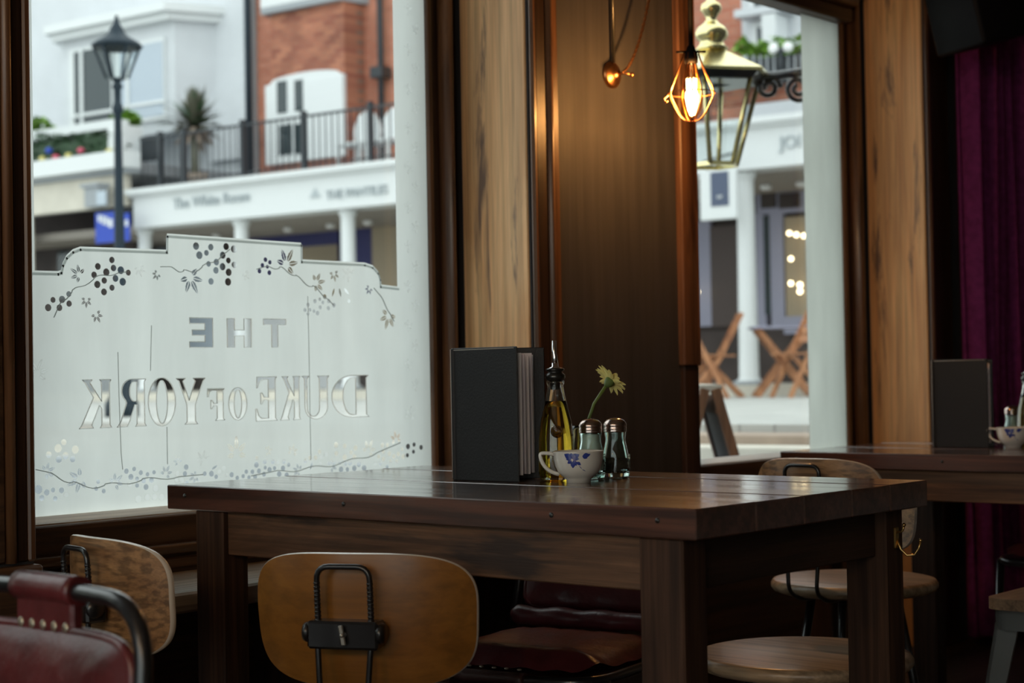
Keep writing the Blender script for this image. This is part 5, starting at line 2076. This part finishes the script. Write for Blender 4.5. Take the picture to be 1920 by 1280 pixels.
def folding_chair(loc, rz, label, mat):
    t = thing('folding_chair', loc, label, 'chair', rz)
    for sy in (-.2, .2):
        m = slat(MB(), (.22, sy, 0), (-.20, sy, .88), .05, .022, (0, 1, 0)) if False else slat(MB(), (.24, sy, 0), (-.22, sy, .90), .05, .022, (1, 0, 0))
        m.build('frame_leg', mat, t, local=True)
        m = slat(MB(), (-.22, sy * .85, 0), (.20, sy * .85, .45), .05, .022, (1, 0, 0))
        m.build('cross_leg', mat, t, local=True)
    for i in range(6):
        x = -.12 + i * .065
        m = slat(MB(), (x, -.21, .45), (x, .21, .45), .055, .018, (1, 0, 0))
        m.build('seat_slat', mat, t, local=True)
    for i in range(4):
        f_ = .60 + i * .09
        x = .24 - .46 * f_ / .9 - .01
        m = slat(MB(), (x, -.21, f_), (x, .21, f_), .07, .016, (-.3, 0, 1))
        m.build('back_slat', mat, t, local=True)
    return t


def gp(x, T):
    p = on_d(x, 700, T)
    return (p.x, p.y, TERR)


folding_chair(gp(1352, 18.3), R(128), 'orange teak folding chair left of the white column across the street', M['teak'])
folding_chair(gp(1312, 17.8), R(-40), 'pale teak folding chair beyond the orange one by the shop door', M['teak'])
ft = thing('folding_table', gp(1468, 18.2), 'teak folding table with crossed legs right of the white column', 'table', R(-52))
for i in range(6):
    y = -.26 + i * .104
    slat(MB(), (-.34, y, .74), (.34, y, .74), .095, .022, (0, 1, 0)).build('top_slat', M['lilac'], ft, local=True)
for sy in (-.24, .24):
    slat(MB(), (-.30, sy, 0), (.28, sy, .73), .055, .025, (1, 0, 0)).build('leg', M['teak'], ft, local=True)
    slat(MB(), (.30, sy * .9, 0), (-.28, sy * .9, .73), .055, .025, (1, 0, 0)).build('leg', M['teak'], ft, local=True)
folding_chair(gp(1502, 17.4), R(150), 'teak folding chair standing at the crossed-leg table', M['teak'])

# ---- A-board outside window 2
ab = on_d(1316, 740, 6.9)
at_ = thing('pavement_board', (ab.x, ab.y, 0), 'brown wooden A-frame board standing outside the clear window', 'sign board', R(41))
for (sg) in (-1, 1):
    for sx in (-.28, .28):
        slat(MB(), (sx, sg * .26, 0), (sx, sg * .02, .90), .06, .035, (1, 0, 0)).build('upright', M['teak_d'], at_, local=True)
    for f_ in (.12, .93):
        slat(MB(), (-.28, sg * (.26 - .24 * f_), .90 * f_), (.28, sg * (.26 - .24 * f_), .90 * f_), .07, .03, (0, 0, 1)).build('cross_rail', M['teak_d'], at_, local=True)
    m = MB().add([(-.25, sg * .225, .11), (.25, sg * .225, .11), (.25, sg * .04, .84), (-.25, sg * .04, .84), (-.25, sg * .215, .11), (.25, sg * .215, .11), (.25, sg * .03, .84), (-.25, sg * .03, .84)], [(0, 1, 2, 3), (7, 6, 5, 4), (0, 4, 5, 1), (1, 5, 6, 2), (2, 6, 7, 3), (3, 7, 4, 0)])
    m.build('board', M['chalk'], at_, local=True)
slat(MB(), (-.30, 0, .905), (.30, 0, .905), .09, .02, (0, 1, 0)).build('top_rail', M['cream_stone'], at_, local=True)

# ---- look-alikes carry a group
GROUPS = {'wooden_stool_chair': 'plywood stool chairs at the pub tables', 'leather_chair': 'burgundy leather chairs at the pub tables',
          'pub_table': 'dark plank pub tables', 'menu': 'black standing menus', 'oil_bottle': 'olive oil bottles on the tables',
          'glass_shaker': 'glass shakers on the tables', 'china_cup': 'blue printed cups on the tables', 'pendant_lamp': 'caged pendant lamps',
          'folding_chair': 'teak folding chairs outside', 'garden_chair': 'white garden chairs on the balcony', 'round_shrub': 'shrubs by the bay window'}
for o in list(col.objects):
    if o.parent is None and o.name.split('.')[0] in GROUPS and 'label' in o:
        o['group'] = GROUPS[o.name.split('.')[0]]
